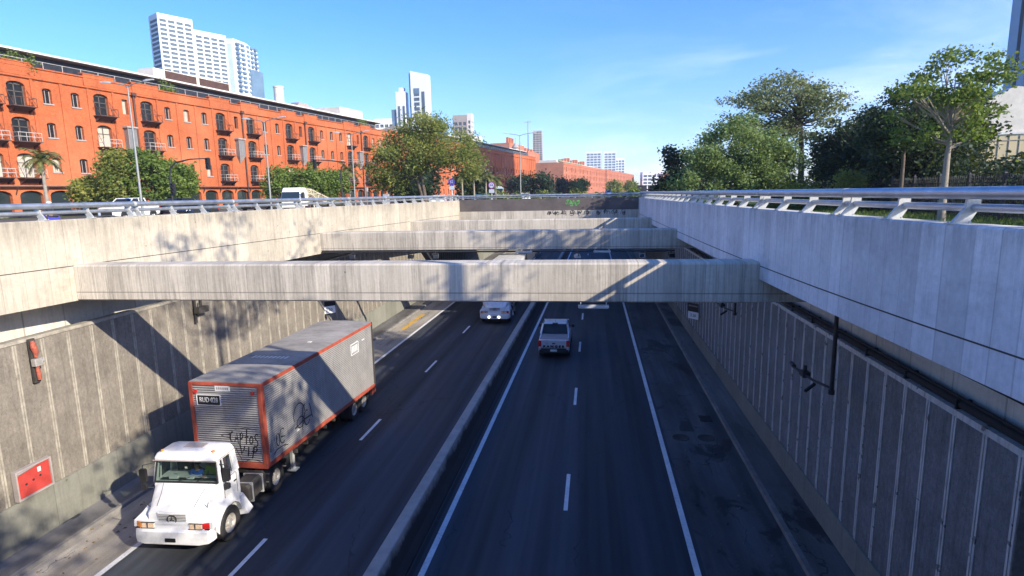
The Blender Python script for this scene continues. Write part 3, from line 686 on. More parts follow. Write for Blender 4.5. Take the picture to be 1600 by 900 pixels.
def person_seated(loc,rz,shirt,label,hairmat,scale=1.0,arm_out=None,vest=None):
    """seated figure, faces local -y, seat at z=0"""
    root=empty('person',loc,rz);root.scale=(scale,)*3
    def skinned(name,V,E,Rr,mat,sub=2):
        me=bpy.data.meshes.new(name);me.from_pydata(V,E,[]);me.update();me.materials.append(mat)
        o=bpy.data.objects.new(name,me);COL.objects.link(o)
        md=o.modifiers.new('skin','SKIN');
        for i,r_ in enumerate(Rr):
            sv=me.skin_vertices[0].data[i];sv.radius=(r_,r_) if not isinstance(r_,tuple) else r_
        me.skin_vertices[0].data[0].use_root=True
        s_=o.modifiers.new('sub','SUBSURF');s_.levels=sub;s_.render_levels=sub
        bpy.context.view_layer.update()
        m2=bpy.data.meshes.new_from_object(o.evaluated_get(bpy.context.evaluated_depsgraph_get()))
        bpy.data.objects.remove(o);m2.name=name
        for p in m2.polygons:p.use_smooth=True
        m2.materials.clear();m2.materials.append(mat)
        o=bpy.data.objects.new(name,m2);COL.objects.link(o);o.parent=root;return o
    ax=arm_out or 0
    sh=.19
    V=[(0,.0,.08),(0,.02,.28),(0,.02,.45),(0,.0,.54),(0,-.03,.63),(0,-.04,.74),(0,-.115,.66),
       (sh,.0,.46),(sh+.05+ax*.25,-.10,.24+ax*.1),(sh+ax*.18,-.32,.26+ax*.02),(sh+ax*.16,-.42,.28),
       (-sh,.0,.46),(-sh-.05,-.10,.24),(-sh+.03,-.32,.30),(-sh+.05,-.42,.33),
       (.10,-.05,.06),(.13,-.42,.10),(.13,-.46,-.28),(.13,-.58,-.34),(-.10,-.05,.06),(-.13,-.42,.10),(-.13,-.46,-.28),(-.13,-.58,-.34)]
    E=[(0,1),(1,2),(2,3),(3,4),(4,5),(4,6),(2,7),(7,8),(8,9),(9,10),(2,11),(11,12),(12,13),(13,14),(0,15),(15,16),(16,17),(17,18),(0,19),(19,20),(20,21),(21,22)]
    Rr=[.13,.13,.12,.055,.078,.075,.018,.055,.045,.032,.028,.055,.045,.032,.028,.08,.06,.045,.035,.08,.06,.045,.035]
    skinned('body',V,E,Rr,M['skin'])
    V2=[(0,.0,.10),(0,.02,.28),(0,.02,.46),(sh,.0,.465),(sh+.05+ax*.25,-.10,.25+ax*.1),(-sh,.0,.465),(-sh-.05,-.10,.25)]
    skinned('shirt',V2,[(0,1),(1,2),(2,3),(3,4),(2,5),(5,6)],[.15,.148,.135,.075,.062,.075,.062],shirt)
    V3=[(.0,-.02,.05),(.13,-.40,.10),(.13,-.46,-.24),(-.13,-.40,.10),(-.13,-.46,-.24)]
    skinned('trousers',V3,[(0,1),(1,2),(0,3),(3,4)],[.12,.078,.06,.078,.06],M['darkcloth'])
    mb=MB();mb.lathe((0,.0,.705),(0,.25,1),[(.092,-.03),(.098,.02),(.088,.07),(.05,.105),(0,.115)],14);mb.build('hair',hairmat,root,smooth='all')
    # ears and eyes
    return tag(root,label,'person')

# ---- the white bonneted tractor unit (faces local -y, origin at the middle of its front bumper)
def tractor(loc,rz,label):
    t=empty('tractor_unit',loc,rz)
    W=M['truckwhite']
    mb=MB();sec=lambda y,hw,z0,zt,b=.09:[(-hw,y,z0),(-hw,y,zt-b),(-hw+b*1.2,y,zt),(hw-b*1.2,y,zt),(hw,y,zt-b),(hw,y,z0)]
    mb.loft([sec(.16,.70,.86,1.05,.04),sec(.20,.73,.86,1.29,.05),sec(.26,.75,.86,1.345,.07),sec(.34,.765,.86,1.385,.08),sec(.60,.86,.86,1.60,.10),sec(.92,.97,.86,1.84,.12)])
    hood=mb.build('bonnet',W,t,smooth=True)
    mb=MB()
    for s in(-1,1):
        mb.bar((s*.70,.93,1.842),(s*.60,.62,1.618),.010,.010);mb.bar((s*.60,.62,1.618),(s*.55,.33,1.388),.010,.010)
    mb.bar((-.95,.90,1.842),(.95,.90,1.842),.012,.012)
    mb.build('panel_seams',M['chassis'],hood)
    # grille
    mb=MB()
    for k in range(7):mb.box(-.40,.40,.168-.004,.215,.93+k*.055+.02,.93+k*.055+.034)
    mb.build('grille_slats',M['galvdull'],hood)
    mb=MB();mb.box(-.44,.44,.150,.19,.925,1.30);gp=mb.build('grille',W,hood,bevel=.02)
    mb=MB()
    for k in range(7):mb.box(-.40,.40,.138,.152,.955+k*.046,.965+k*.046)
    mb.build('grille_slats',M['chassis'],gp)
    mb=MB()
    for k in range(4):mb.box(-.5,.5,.10,.118,.885+k*.03,.892+k*.03)
    # lower grille strip
    mb.build('lower_grille_slats',M['galvdull'],t)
    em=MB();cx,cz,r_=0,1.11,.13
    for k in range(28):
        a=2*PI*k/28;b=2*PI*(k+1)/28
        em.bar((cx+r_*math.cos(a),.128,cz+r_*math.sin(a)),(cx+r_*math.cos(b),.128,cz+r_*math.sin(b)),.018,.022,up=(0,1,0))
    for k in range(3):
        a=PI/2+2*PI*k/3;c,s_=math.cos(a),math.sin(a)
        em.poly([(cx-s_*.022,.128,cz+c*.022),(cx+s_*.022,.128,cz-c*.022),(cx+c*r_,.128,cz+s_*r_),(cx,.112,cz)],[(0,3,2),(3,1,2),(0,1,3)])
    em.build('round_emblem',M['chassis'],hood)
    # front valance with head lamps
    mb=MB();mb.loft([[(-1.12,.30,.84),(-1.12,.16,.84),(-.9,.08,.84),(.9,.08,.84),(1.12,.16,.84),(1.12,.30,.84)],[(-1.10,.32,1.05),(-1.10,.19,1.05),(-.88,.12,1.05),(.88,.12,1.05),(1.10,.19,1.05),(1.10,.32,1.05)]]);mb.build('front_valance',W,t,smooth=True)
    for s in(-1,1):
        mb=MB();mb.hexa([(s*.52,.065,.875),(s*.88,.065,.875),(s*.88,.16,.875),(s*.52,.16,.875)],[(s*.52,.085,1.02),(s*.88,.085,1.02),(s*.88,.16,1.02),(s*.52,.16,1.02)]);h=mb.build('headlight',M['lampclear'],t,bevel=.012)
        mb=MB();mb.box(s*.70-.012,s*.70+.012,.058,.08,.875,1.02);mb.box(min(s*.50,s*.90),max(s*.50,s*.90),.06,.1,.865,.877);mb.box(min(s*.50,s*.90),max(s*.50,s*.90),.078,.12,1.018,1.03);mb.build('lamp_bezel',M['chassis'],h)
        mb=MB();mb.hexa([(s*.90,.075,.875),(s*1.09,.145,.875),(s*1.08,.22,.875),(s*.90,.16,.875)],[(s*.90,.095,1.03),(s*1.08,.16,1.03),(s*1.07,.23,1.03),(s*.90,.17,1.03)]);mb.build('indicator_lamp',M['lampred'] if s>0 else M['lampamber'],t,bevel=.01)
    # bumper
    mb=MB();mb.loft([[(x,y0_,z0_) for y0_,z0_ in ((.0+dy,.44+dz),(-.02+dy,.60),(.0+dy,.80),(.06+dy,.84),(.30,.84),(.30,.44+dz))] for x,dy,dz in ((-1.15,.20,.06),(-1.05,.06,.02),(-.8,0,0),(.8,0,0),(1.05,.06,.02),(1.15,.20,.06))]);bp=mb.build('bumper',W,t,smooth=True)
    mb=MB();mb.box(-.15,.15,-.035,-.02,.53,.64);mb.build('plate_recess',M['plateblack'],bp)
    mb=MB();mb.box(-1.08,1.08,.10,.30,.842,.872);mb.build('bumper_gap',M['black'],bp)
    # wings with wheel arches
    for s in(-1,1):
        mb=MB()
        arcp=[(1.05+.60*math.cos(R(a)),.50+.60*math.sin(R(a))) for a in range(10,181,17)]
        top=[(.14,.87),(.16,1.04),(.36,1.16),(.62,1.24),(.95,1.29),(1.35,1.28),(1.66,1.16),(1.70,.62)]
        outl=top+arcp
        x0_,x1_=s*.62,s*1.15
        A=[(x0_,y,z) for y,z in outl];B=[(x1_-s*(.10 if (z>1.1) else .0),y,z) for y,z in outl]
        n=len(outl)
        # outer/inner faces as strips between the top line and the arch
        fs=[(k,(k+1)%n,n+(k+1)%n,n+k) for k in range(n)]
        mb.poly(A+B,fs)
        tp=top;m_=len(arcp)
        # pair top points with arch points for side faces
        import itertools
        for X_,off in ((0,0),(1,n)):
            i,j=0,len(outl)-1
            vs=A+B
            # triangulate strip
            while i<len(top)-1 or j>len(top):
                if i<len(top)-1 and (j<=len(top) or (i/(len(top)-1))<=((len(outl)-1-j)/(m_-1))):
                    mb.face([vs[off+i],vs[off+i+1],vs[off+j]]);i+=1
                else:
                    mb.face([vs[off+i],vs[off+j-1],vs[off+j]]);j-=1
        mb.build('wing',W,t,smooth=True)
        mb=MB();mb.tube([(s*.74,.70,1.22),(s*.80,.52,1.25),(s*1.0,.30,1.55)] if s>0 else [(s*.8,.5,1.2),(s*.95,.35,1.5)],.012,6);mb.build('wing_marker',M['darksteel'],t)
        # step fairing behind the wheel
        mb=MB();mb.hexa([(s*.95,1.72,.34),(s*1.22,1.82,.34),(s*1.22,2.12,.40),(s*.95,2.0,.40)],[(s*.95,1.64,1.0),(s*1.05,1.64,1.0),(s*1.05,1.90,1.0),(s*.95,1.9,1.0)]);mb.build('step_fairing',W,t,bevel=.02)
    # cab: lower shell
    mb=MB();cs=lambda z,hx,y0_,y1_,b=.07:[(-hx+b,y0_,z),(hx-b,y0_,z),(hx,y0_+b,z),(hx,y1_-b,z),(hx-b,y1_,z),(-hx+b,y1_,z),(-hx,y1_-b,z),(-hx,y0_+b,z)]
    mb.loft([cs(.72,1.0,.92,1.86),cs(1.0,1.04,.90,1.88),cs(1.70,1.04,.88,1.88),cs(1.82,1.02,.88,1.88)]);cab=mb.build('cab',W,t,smooth=True)
    mb=MB()
    for s in(-1,1):
        mb.hexa([(s*1.02,.90,1.80),(s*.94,.90,1.80),(s*.94,1.0,1.80),(s*1.02,1.0,1.80)],[(s*.95,1.0,2.46),(s*.87,1.0,2.46),(s*.87,1.08,2.46),(s*.95,1.08,2.46)])
        mb.hexa([(s*1.02,1.62,1.80),(s*.96,1.62,1.80),(s*.96,1.88,1.80),(s*1.02,1.88,1.80)],[(s*.95,1.62,2.46),(s*.89,1.62,2.46),(s*.89,1.84,2.46),(s*.95,1.84,2.46)])
        mb.hexa([(s*1.015,1.16,1.80),(s*.985,1.16,1.80),(s*.985,1.20,1.80),(s*1.015,1.20,1.80)],[(s*.95,1.18,2.46),(s*.92,1.18,2.46),(s*.92,1.22,2.46),(s*.95,1.22,2.46)])
    mb.hexa([(-1.0,1.80,1.80),(1.0,1.80,1.80),(1.0,1.87,1.80),(-1.0,1.87,1.80)],[(-.93,1.78,2.46),(.93,1.78,2.46),(.93,1.84,2.46),(-.93,1.84,2.46)])
    mb.build('cab_pillars',W,cab)
    mb=MB();mb.loft([cs(2.43,.965,.93,1.86,.06),cs(2.52,.965,.92,1.86,.07),cs(2.62,.93,.98,1.84,.09),cs(2.675,.84,1.08,1.76,.12)]);rf=mb.build('cab_roof',W,t,smooth=True)
    mb=MB();mb.box(-.30,.30,1.34,1.66,2.66,2.70);mb.build('roof_hatch',M['sill'],rf,bevel=.015)
    for s in(-1,1):
        mb=MB();mb.lathe((s*.78,1.10,2.665),(0,0,1),[(.045,0),(.04,.05),(0,.06)],10);mb.build('roof_marker_light',M['lampamber'],rf,smooth=True)
    mb=MB();mb.face([(-.95,.895,1.82),(.95,.895,1.82),(.88,.99,2.44),(-.88,.99,2.44)]);ws=mb.build('windscreen',M['cabglass'],t)
    mb=MB()
    for a,b in(((-.96,.885,1.815),(.96,.885,1.815)),((-.89,.985,2.44),(.89,.985,2.44)),((-.96,.885,1.81),(-.885,.985,2.44)),((.96,.885,1.81),(.885,.985,2.44))):mb.bar(a,b,.035,.03)
    mb.build('windscreen_seal',M['black'],ws)
    for s in(-1,1):
        mb=MB();mb.face([(s*1.005,1.0,1.83),(s*1.005,1.16,1.83),(s*.935,1.18,2.42),(s*.935,1.09,2.42)]);mb.build('quarter_window',M['glass'],t)
        if s<0:
            mb=MB();mb.face([(s*1.005,1.2,1.83),(s*1.005,1.62,1.83),(s*.935,1.62,2.42),(s*.935,1.22,2.42)]);mb.build('door_window',M['cabglass'],t)
        mb=MB()
        for a,b in(((s*1.045,1.02,.95),(s*1.045,1.02,1.78)),((s*1.045,1.66,.95),(s*1.045,1.66,1.78)),((s*1.045,1.02,.95),(s*1.045,1.66,.95)),((s*1.03,1.02,1.80),(s*1.03,1.66,1.80))):mb.bar(a,b,.010,.012)
        d=mb.build('door_seam',M['chassis'],cab)
        mb=MB();mb.box(min(s*1.04,s*1.07),max(s*1.04,s*1.07),1.50,1.62,1.55,1.59);mb.build('door_handle',M['black'],cab,bevel=.008)
        # mirrors
        mb=MB()
        if s<0:
            mb.tube([(s*.98,.98,2.36),(s*1.22,.80,2.36),(s*1.24,.79,1.68),(s*1.0,.93,1.62)],.014,6)
        else: mb.tube([(s*.98,1.02,2.34),(s*1.16,.98,2.34),(s*1.16,.98,1.85),(s*1.0,1.02,1.80)],.014,6)
        mr=mb.build('mirror_arm',M['darksteel'],t)
        mx,my=(s*1.235,.80) if s<0 else (s*1.16,1.0)
        mb=MB();rbox(mb,mx-.10,mx+.10,my-.03,my+.05,1.84,2.24,.03);mb.build('mirror_head',M['plastic'],mr)
        mb=MB();rbox(mb,mx-.08,mx+.08,my-.03,my+.04,1.60,1.78,.03);mb.build('lower_mirror_head',M['plastic'],mr)
    for x in(-.3,.25):
        mb=MB();mb.bar((x,.875,1.84),(x+.42,.90,1.98),.014,.014);mb.build('wiper',M['black'],ws)
    # interior
    mb=MB()
    mb.bar((-.96,.905,2.47),(.96,.905,2.47),.012,.03)
    for s in(-1,1):mb.bar((s*.972,1.0,2.47),(s*.972,1.8,2.47),.012,.02)
    mb.build('roof_drip_rail',M['sill'],rf)
    mb=MB();mb.box(-.9,.9,1.0,1.14,1.66,1.85);mb.build('dashboard',M['plastic'],t,bevel=.03)
    for x in(-.55,.5):
        mb=MB();mb.box(x-.24,x+.24,1.62,1.76,1.55,2.22);mb.box(x-.24,x+.24,1.3,1.62,1.45,1.58);mb.build('seat',M['darkcloth'],t,bevel=.04)
    mb=MB();mb.lathe((.5,1.18,1.93),(0,.6,1),[(.16,-.01),(.175,0),(.16,.01),(.15,0),(.16,-.01)],20);mb.build('steering_wheel',M['black'],t)
    mb=MB();mb.box(-.62,-.36,1.02,1.10,1.85,1.93);mb.box(-.1,.12,1.02,1.09,1.85,1.90);mb.box(-.05,.02,.96,.97,2.2,2.26);mb.build('dash_clutter',M['platewhite'],t)
    # chassis and running gear
    mb=MB();mb.box(-.45,-.35,.9,4.6,.62,.88);mb.box(.35,.45,.9,4.6,.62,.88);mb.box(-.45,.45,1.9,2.0,.62,.86);mb.box(-.9,.9,3.78,3.92,.45,.58);mb.box(-.4,.4,3.3,4.3,.90,1.12);mb.cyl((0,1.05,.5),(1,0,0),.07,1.7,10);mb.cyl((0,3.85,.5),(1,0,0),.09,1.7,10);mb.build('chassis_frame',M['chassis'],t)
    mb=MB();mb.lathe((0,3.8,1.12),(0,0,1),[(0,0),(.45,0),(.45,.05),(0,.05)],18);mb.build('fifth_wheel',M['black'],t)
    for s in(-1,1):
        mb=MB();rbox(mb,min(s*.55,s*1.14),max(s*.55,s*1.14),2.05,3.10,.50,1.10,.08);tk=mb.build('fuel_tank',M['chassis'],t)
        mb=MB()
        for yy in(2.25,2.85):mb.box(min(s*.53,s*1.16),max(s*.53,s*1.16),yy,yy+.05,.49,1.11)
        mb.build('tank_strap',M['galvdull'],tk)
        mb=MB()
        outl=[(3.85+.60*math.cos(R(a)),.52+.62*math.sin(R(a))) for a in range(5,176,12)]
        for (ya,za),(yb,zb) in zip(outl,outl[1:]):
            mb.hexa([(s*.62,ya,za),(s*1.13,ya,za),(s*1.13,yb,zb),(s*.62,yb,zb)],[(s*.62,ya,za+.02),(s*1.13,ya,za+.02),(s*1.13,yb,zb+.02),(s*.62,yb,zb+.02)])
        mg=mb.build('rear_mudguard',M['chassis'],t)
        mb=MB()
        for (ya,za) in outl[::2]:mb.box(min(s*.62,s*1.14),max(s*.62,s*1.14),ya-.012,ya+.012,za+.012,za+.04)
        mb.build('mudguard_ribs',M['sill'],mg)
        mb=MB();mb.cyl((s*1.0,3.16,.62),(0,1,0),.05,.10,12);mb.build('side_lamp',M['platewhite'],t)
        wheel(t,s*1.0,1.05,.5,.27,s,name='front_wheel');wheel(t,s*.98,3.85,.5,.26,s,name='rear_wheel',twin=True)
    mb=MB();mb.tube([(-.75,1.98,.9),(-.75,1.98,2.5)],.06,12);mb.build('exhaust_stack',M['chassis'],t,smooth=True)
    return tag(t,label,'truck cab')
TL=(-11.47,13.38,0)
trk=tractor(TL,R(2.5),'white bonneted truck with a round emblem on its grille, pulling the long grey trailer')
def on(p,base=TL,rz=R(2.5)):
    c,s=math.cos(rz),math.sin(rz);return (base[0]+p[0]*c-p[1]*s,base[1]+p[0]*s+p[1]*c,base[2]+p[2])
def copy_vehicle(src,loc,rz,label,group=None):
    c=copy_tree(src);c.location=loc;c.rotation_euler=(0,0,rz);c['label']=label
    if group:c['group']=group
    return c
trk2=copy_vehicle(trk,(-7.15,42.6,0),R(0),'white bonneted truck with lit headlamps coming from under the near beam','bonneted trucks driving towards the camera')
trk['group']='bonneted trucks driving towards the camera'
for x in(-.42,.34):
    mb=MB();mb.lathe((x,-.035,.58),(0,-1,0),[(.085,0),(.07,.03),(0,.035)],14);mb.build('fog_lamp',M['headlit'],trk2,smooth=True)
person_seated(on((.50,1.46,1.58)),R(2.5),M['limevest'],'driver in a lime green top with one arm at the open truck window',M['hair'],.95,arm_out=.75)
person_seated(on((.02,1.44,1.50)),R(2.5),M['blueshirt'],'passenger in a bright blue shirt in the middle of the white truck cab',M['hair'],.92)

# ---- long box trailer (front face at local y=0)
def box_trailer(loc,rz,L,label,skin_f,skin_s,roofm,railm,plates=True,ztop=4.03,zf=1.24,zr=1.0,hw=1.25):
    t=empty('box_trailer',loc,rz)
    mb=MB();mb.hexa([(-hw,.0,zf),(hw,.0,zf),(hw,L,zr),(-hw,L,zr)],[(-hw,0,ztop),(hw,0,ztop),(hw,L,ztop),(-hw,L,ztop)]);mb.build('box_side',skin_s,t)
    mb=MB();mb.box(-hw+.06,hw-.06,-.012,.0-.002,zf+.1,ztop-.1);mb.build('front_panel',skin_f,t)
    mb=MB()
    sec=[(-hw-.01,ztop+.004),(-hw*.5,ztop+.035),(0,ztop+.045),(hw*.5,ztop+.035),(hw+.01,ztop+.004),(hw+.01,ztop-.006),(-hw-.01,ztop-.006)]
    n=9
    for i in range(n):
        a=-.01+(L+.02)*i/n;b=-.01+(L+.02)*(i+1)/n-.02;mb.loft([[(x,a,z) for x,z in sec],[(x,b,z) for x,z in sec]])
    rf=mb.build('box_roof',roofm,t)
    for s in(-1,1):
        mb=MB();x=s*(hw+.006);mb.box(x-.02,x+.02,-.03,L+.02,ztop-.14,ztop-.012);mb.build('top_rail',railm,t,bevel=.006)
        mb=MB();mb.hexa([(x-.02,-.03,zf-.10),(x+.02,-.03,zf-.10),(x+.02,L+.02,zr-.10),(x-.02,L+.02,zr-.10)],[(x-.02,-.03,zf+.05),(x+.02,-.03,zf+.05),(x+.02,L+.02,zr+.05),(x-.02,L+.02,zr+.05)]);mb.build('bottom_rail',railm,t)
        mb=MB();mb.box(min(s*(hw-.10),s*(hw+.035)),max(s*(hw-.10),s*(hw+.035)),-.045,.14,zf-.10,ztop-.005);mb.build('front_corner_post',railm,t,bevel=.012)
        mb=MB();mb.box(x-.03,x+.03,L-.07,L+.03,zr-.12,ztop-.01);mb.build('rear_corner_post',M['chassis'],t)
    mb=MB();mb.box(-hw+.10,hw-.10,-.04,.0-.003,ztop-.11,ztop-.008);mb.build('front_top_rail',railm,t,bevel=.006)
    mb=MB();mb.box(-hw+.10,hw-.10,-.04,.0-.003,zf-.10,zf+.09);mb.build('front_bottom_rail',railm,t,bevel=.006)
    mb=MB();mb.box(-.5,-.4,.1,L,zr-.42,zf-.11);mb.box(.4,.5,.1,L,zr-.42,zf-.11)
    for k in range(12):mb.box(-hw+.05,hw-.05,.4+k*(L-.8)/11,.46+k*(L-.8)/11,zr-.2,zr-.06)
    mb.build('trailer_frame',M['chassis'],t)
    for s in(-1,1):
        mb=MB();mb.box(s*.98-.05,s*.98+.05,1.85,1.99,.18,1.25);mb.box(s*.98-.17,s*.98+.17,1.78,2.06,.14,.18);mb.bar((s*.98,1.92,.9),(s*.5,1.5,1.15),.05);mb.build('landing_leg',M['galvdull'],t)
        for y in(L-2.0,L-.95):wheel(t,s*.98,y,.5,.26,s,twin=True)
        for y in(L-2.0,L-.95):
            mb=MB();mb.cyl((s*.5,y,.5),(1,0,0),.08,1.0,10);mb.build('axle',M['chassis'],t)
        mb=MB();mb.box(min(s*.8,s*1.2),max(s*.8,s*1.2),L-2.72,L-2.70,.35,.95);mb.build('mudflap',M['plastic'],t)
    mb=MB();mb.box(-1.15,1.15,L-.1,L,.48,.60);mb.box(-.6,-.52,L-.1,L,.6,1.0);mb.box(.52,.6,L-.1,L,.6,1.0);mb.build('rear_underrun_bar',M['galvdull'],t)
    return tag(t,label,'trailer')
TRL=(-11.66,16.62,0);L_=8.95
tr=box_trailer(TRL,R(-1.7),L_,'long ribbed grey box trailer with red edges and black graffiti',M['trailerskin'],M['trailerside'],M['trailerroof'],M['red'])
mb=MB();rbox(mb,-1.0,-.20,-.03,-.014,3.26,3.58,.03);pl=mb.build('number_plate',M['plateblack'],tr)
mb=MB()
for a,b in(((-1.02,-.028,3.25),(-.18,-.028,3.25)),((-1.02,-.028,3.59),(-.18,-.028,3.59)),((-1.02,-.028,3.25),(-1.02,-.028,3.59)),((-.18,-.028,3.25),(-.18,-.028,3.59))):mb.bar(a,b,.035,.02)
mb.build('plate_border',M['platewhite'],pl)
text_mesh('plate_lettering','RUD 028',.235,M['platewhite'],pl,(-.60,-.034,3.42),(1,0,0),(0,0,1),.003,0,.74)
mb=MB();mb.box(-.34,.18,-.03,-.014,3.74,3.92);hp=mb.build('header_plate',M['platewhite'],tr)
mb=MB();r=random.Random(4)
for k in range(6):mb.box(-.29+k*.075,-.235+k*.075,-.034,-.031,3.79,3.87)
mb.build('header_lettering',M['sill'],hp)
for x in(-1.05,.98):
    mb=MB();mb.cyl((x,-.03,3.70),(0,1,0),.065,.04,14);mb.build('marker_lamp',M['lampred'],tr)
# painted tags on the front and side
LET={'C':[arc(.55,.5,.45,.5,60,300,8)],'A':[[(0,0),(.5,1),(.95,-.1)],[(.1,.35),(.9,.42)]],'P':[[(.1,-.35),(.2,1)],[(.0,.8),(.5,1.05),(.85,.75),(.6,.45),(.15,.4)]],
'T':[[(.5,-.1),(.5,1.45)],[(.0,.62),(1.0,.72)]],'O':[arc(.5,.4,.4,.38,90,450,10)],'S':[[(.95,.98),(.5,1.1),(.1,.85),(.35,.55),(.85,.35),(.95,.0),(.5,-.25),(.1,-.1)]],
'V':[[(0,1.05),(.45,0),(.8,.6),(.85,1.0)]],'I':[[(.4,1.0),(.5,-.15)]]}
def write(mb,s,u,v,w,h,fm,lw,sl=.12):
    for i,ch in enumerate(s):
        for ln in LET.get(ch,[]):
            strokes(mb,[[(u+(i+a*.82)*w+b*h*sl,v+b*h-i*h*.04) for a,b in ln]],lw,fm)
fmf=lambda u,v:(u,-.0165,v)
mb=MB();write(mb,'CAPTOS',.0,2.02,.172,.34,fmf,.042);write(mb,'VIP',.30,1.60,.23,.30,fmf,.044,.2)
for u in(.52,.76):strokes(mb,[[(u,1.72),(u+.05,1.73)]],.05,fmf)
strokes(mb,[[(-.30,2.22),(.02,2.28)],[(-.28,2.20),(.02,2.14)],[(.02,2.34),(.02,2.08)],[(.22,2.45),(.6,2.52),(1.0,2.46)]],.022,fmf)
strokes(mb,[[(.20,1.80),(.28,1.60),(.38,1.40)],arc(.78,1.32,.30,.10,20,150,6)],.02,fmf)
mb.build('graffiti',M['ink'],tr)
fms=lambda u,v:(1.2535,u,v)
mb=MB();r=random.Random(8)
def zig(mb,u0,v0,du,h,n,fm,lw):
    pts=[]
    for k in range(n):pts.append((u0+du*k/n,v0+(h if k%2 else 0)+r.uniform(-.05,.05)))
    strokes(mb,[pts],lw,fm)
zig(mb,.25,1.62,.5,.36,6,fms,.04);strokes(mb,[arc(1.0,1.85,.17,.26,50,310,8),arc(.72,1.83,.10,.22,90,430,9),[(.4,1.42),(.6,1.52),(1.0,1.50),(1.3,1.40)],[(.9,1.85),(1.15,1.78)]],.04,fms)
strokes(mb,[arc(2.15,2.15,.38,.42,0,200,9),arc(2.2,1.85,.25,.2,0,360,10),arc(2.65,1.85,.2,.28,60,330,8),[(1.8,1.75),(2.5,1.85),(3.0,1.82)],[(2.3,1.5),(2.4,2.3),(2.6,2.4)],[(2.9,2.3),(3.05,1.7)]],.045,fms)
mb.build('side_graffiti',M['ink'],tr)
mb=MB();
for a,b in(((1.275,L_-2.35,3.05),(1.275,L_-1.6,3.05)),((1.275,L_-2.35,3.52),(1.275,L_-1.6,3.52)),((1.275,L_-2.35,3.05),(1.275,L_-2.35,3.52)),((1.275,L_-1.6,3.05),(1.275,L_-1.6,3.52))):mb.bar(a,b,.045,.02)
for k in range(4):mb.box(1.266,1.272,L_-2.24+k*.15,L_-2.14+k*.15,3.14,3.43)
mb.build('side_stencil',M['platewhite'],tr)
mb=MB();mb.box(1.266,1.27,L_-1.2,L_-.9,3.42,3.47);mb.box(1.26,1.275,1.9,2.05,1.6,1.66);mb.build('reflective_strip',M['platewhite'],tr)
mb=MB()
for k in range(9):mb.box(-.75+k*.16,-.66+k*.16,2.6,2.9,4.075,4.078)
mb.box(.22,.36,4.9,5.05,4.07,4.09);mb.build('roof_markings',M['roofedge'],tr)
mb=MB();mb.hexa([(1.10,L_-.4,.62),(1.27,L_-.4,.62),(1.27,L_+.05,.62),(1.10,L_+.05,.62)],[(1.10,L_-.4,.9),(1.27,L_-.4,.9),(1.27,L_+.05,.9),(1.10,L_+.05,.9)]);mb.build('rear_step',M['red'],tr,bevel=.02)

tr2=box_trailer((-7.35,46.2,0),R(0),9.6,'clean white box trailer whose roof shows between the first two beams',M['white'],M['white'],M['white'],M['white'],zf=1.2,zr=1.05,ztop=3.95)

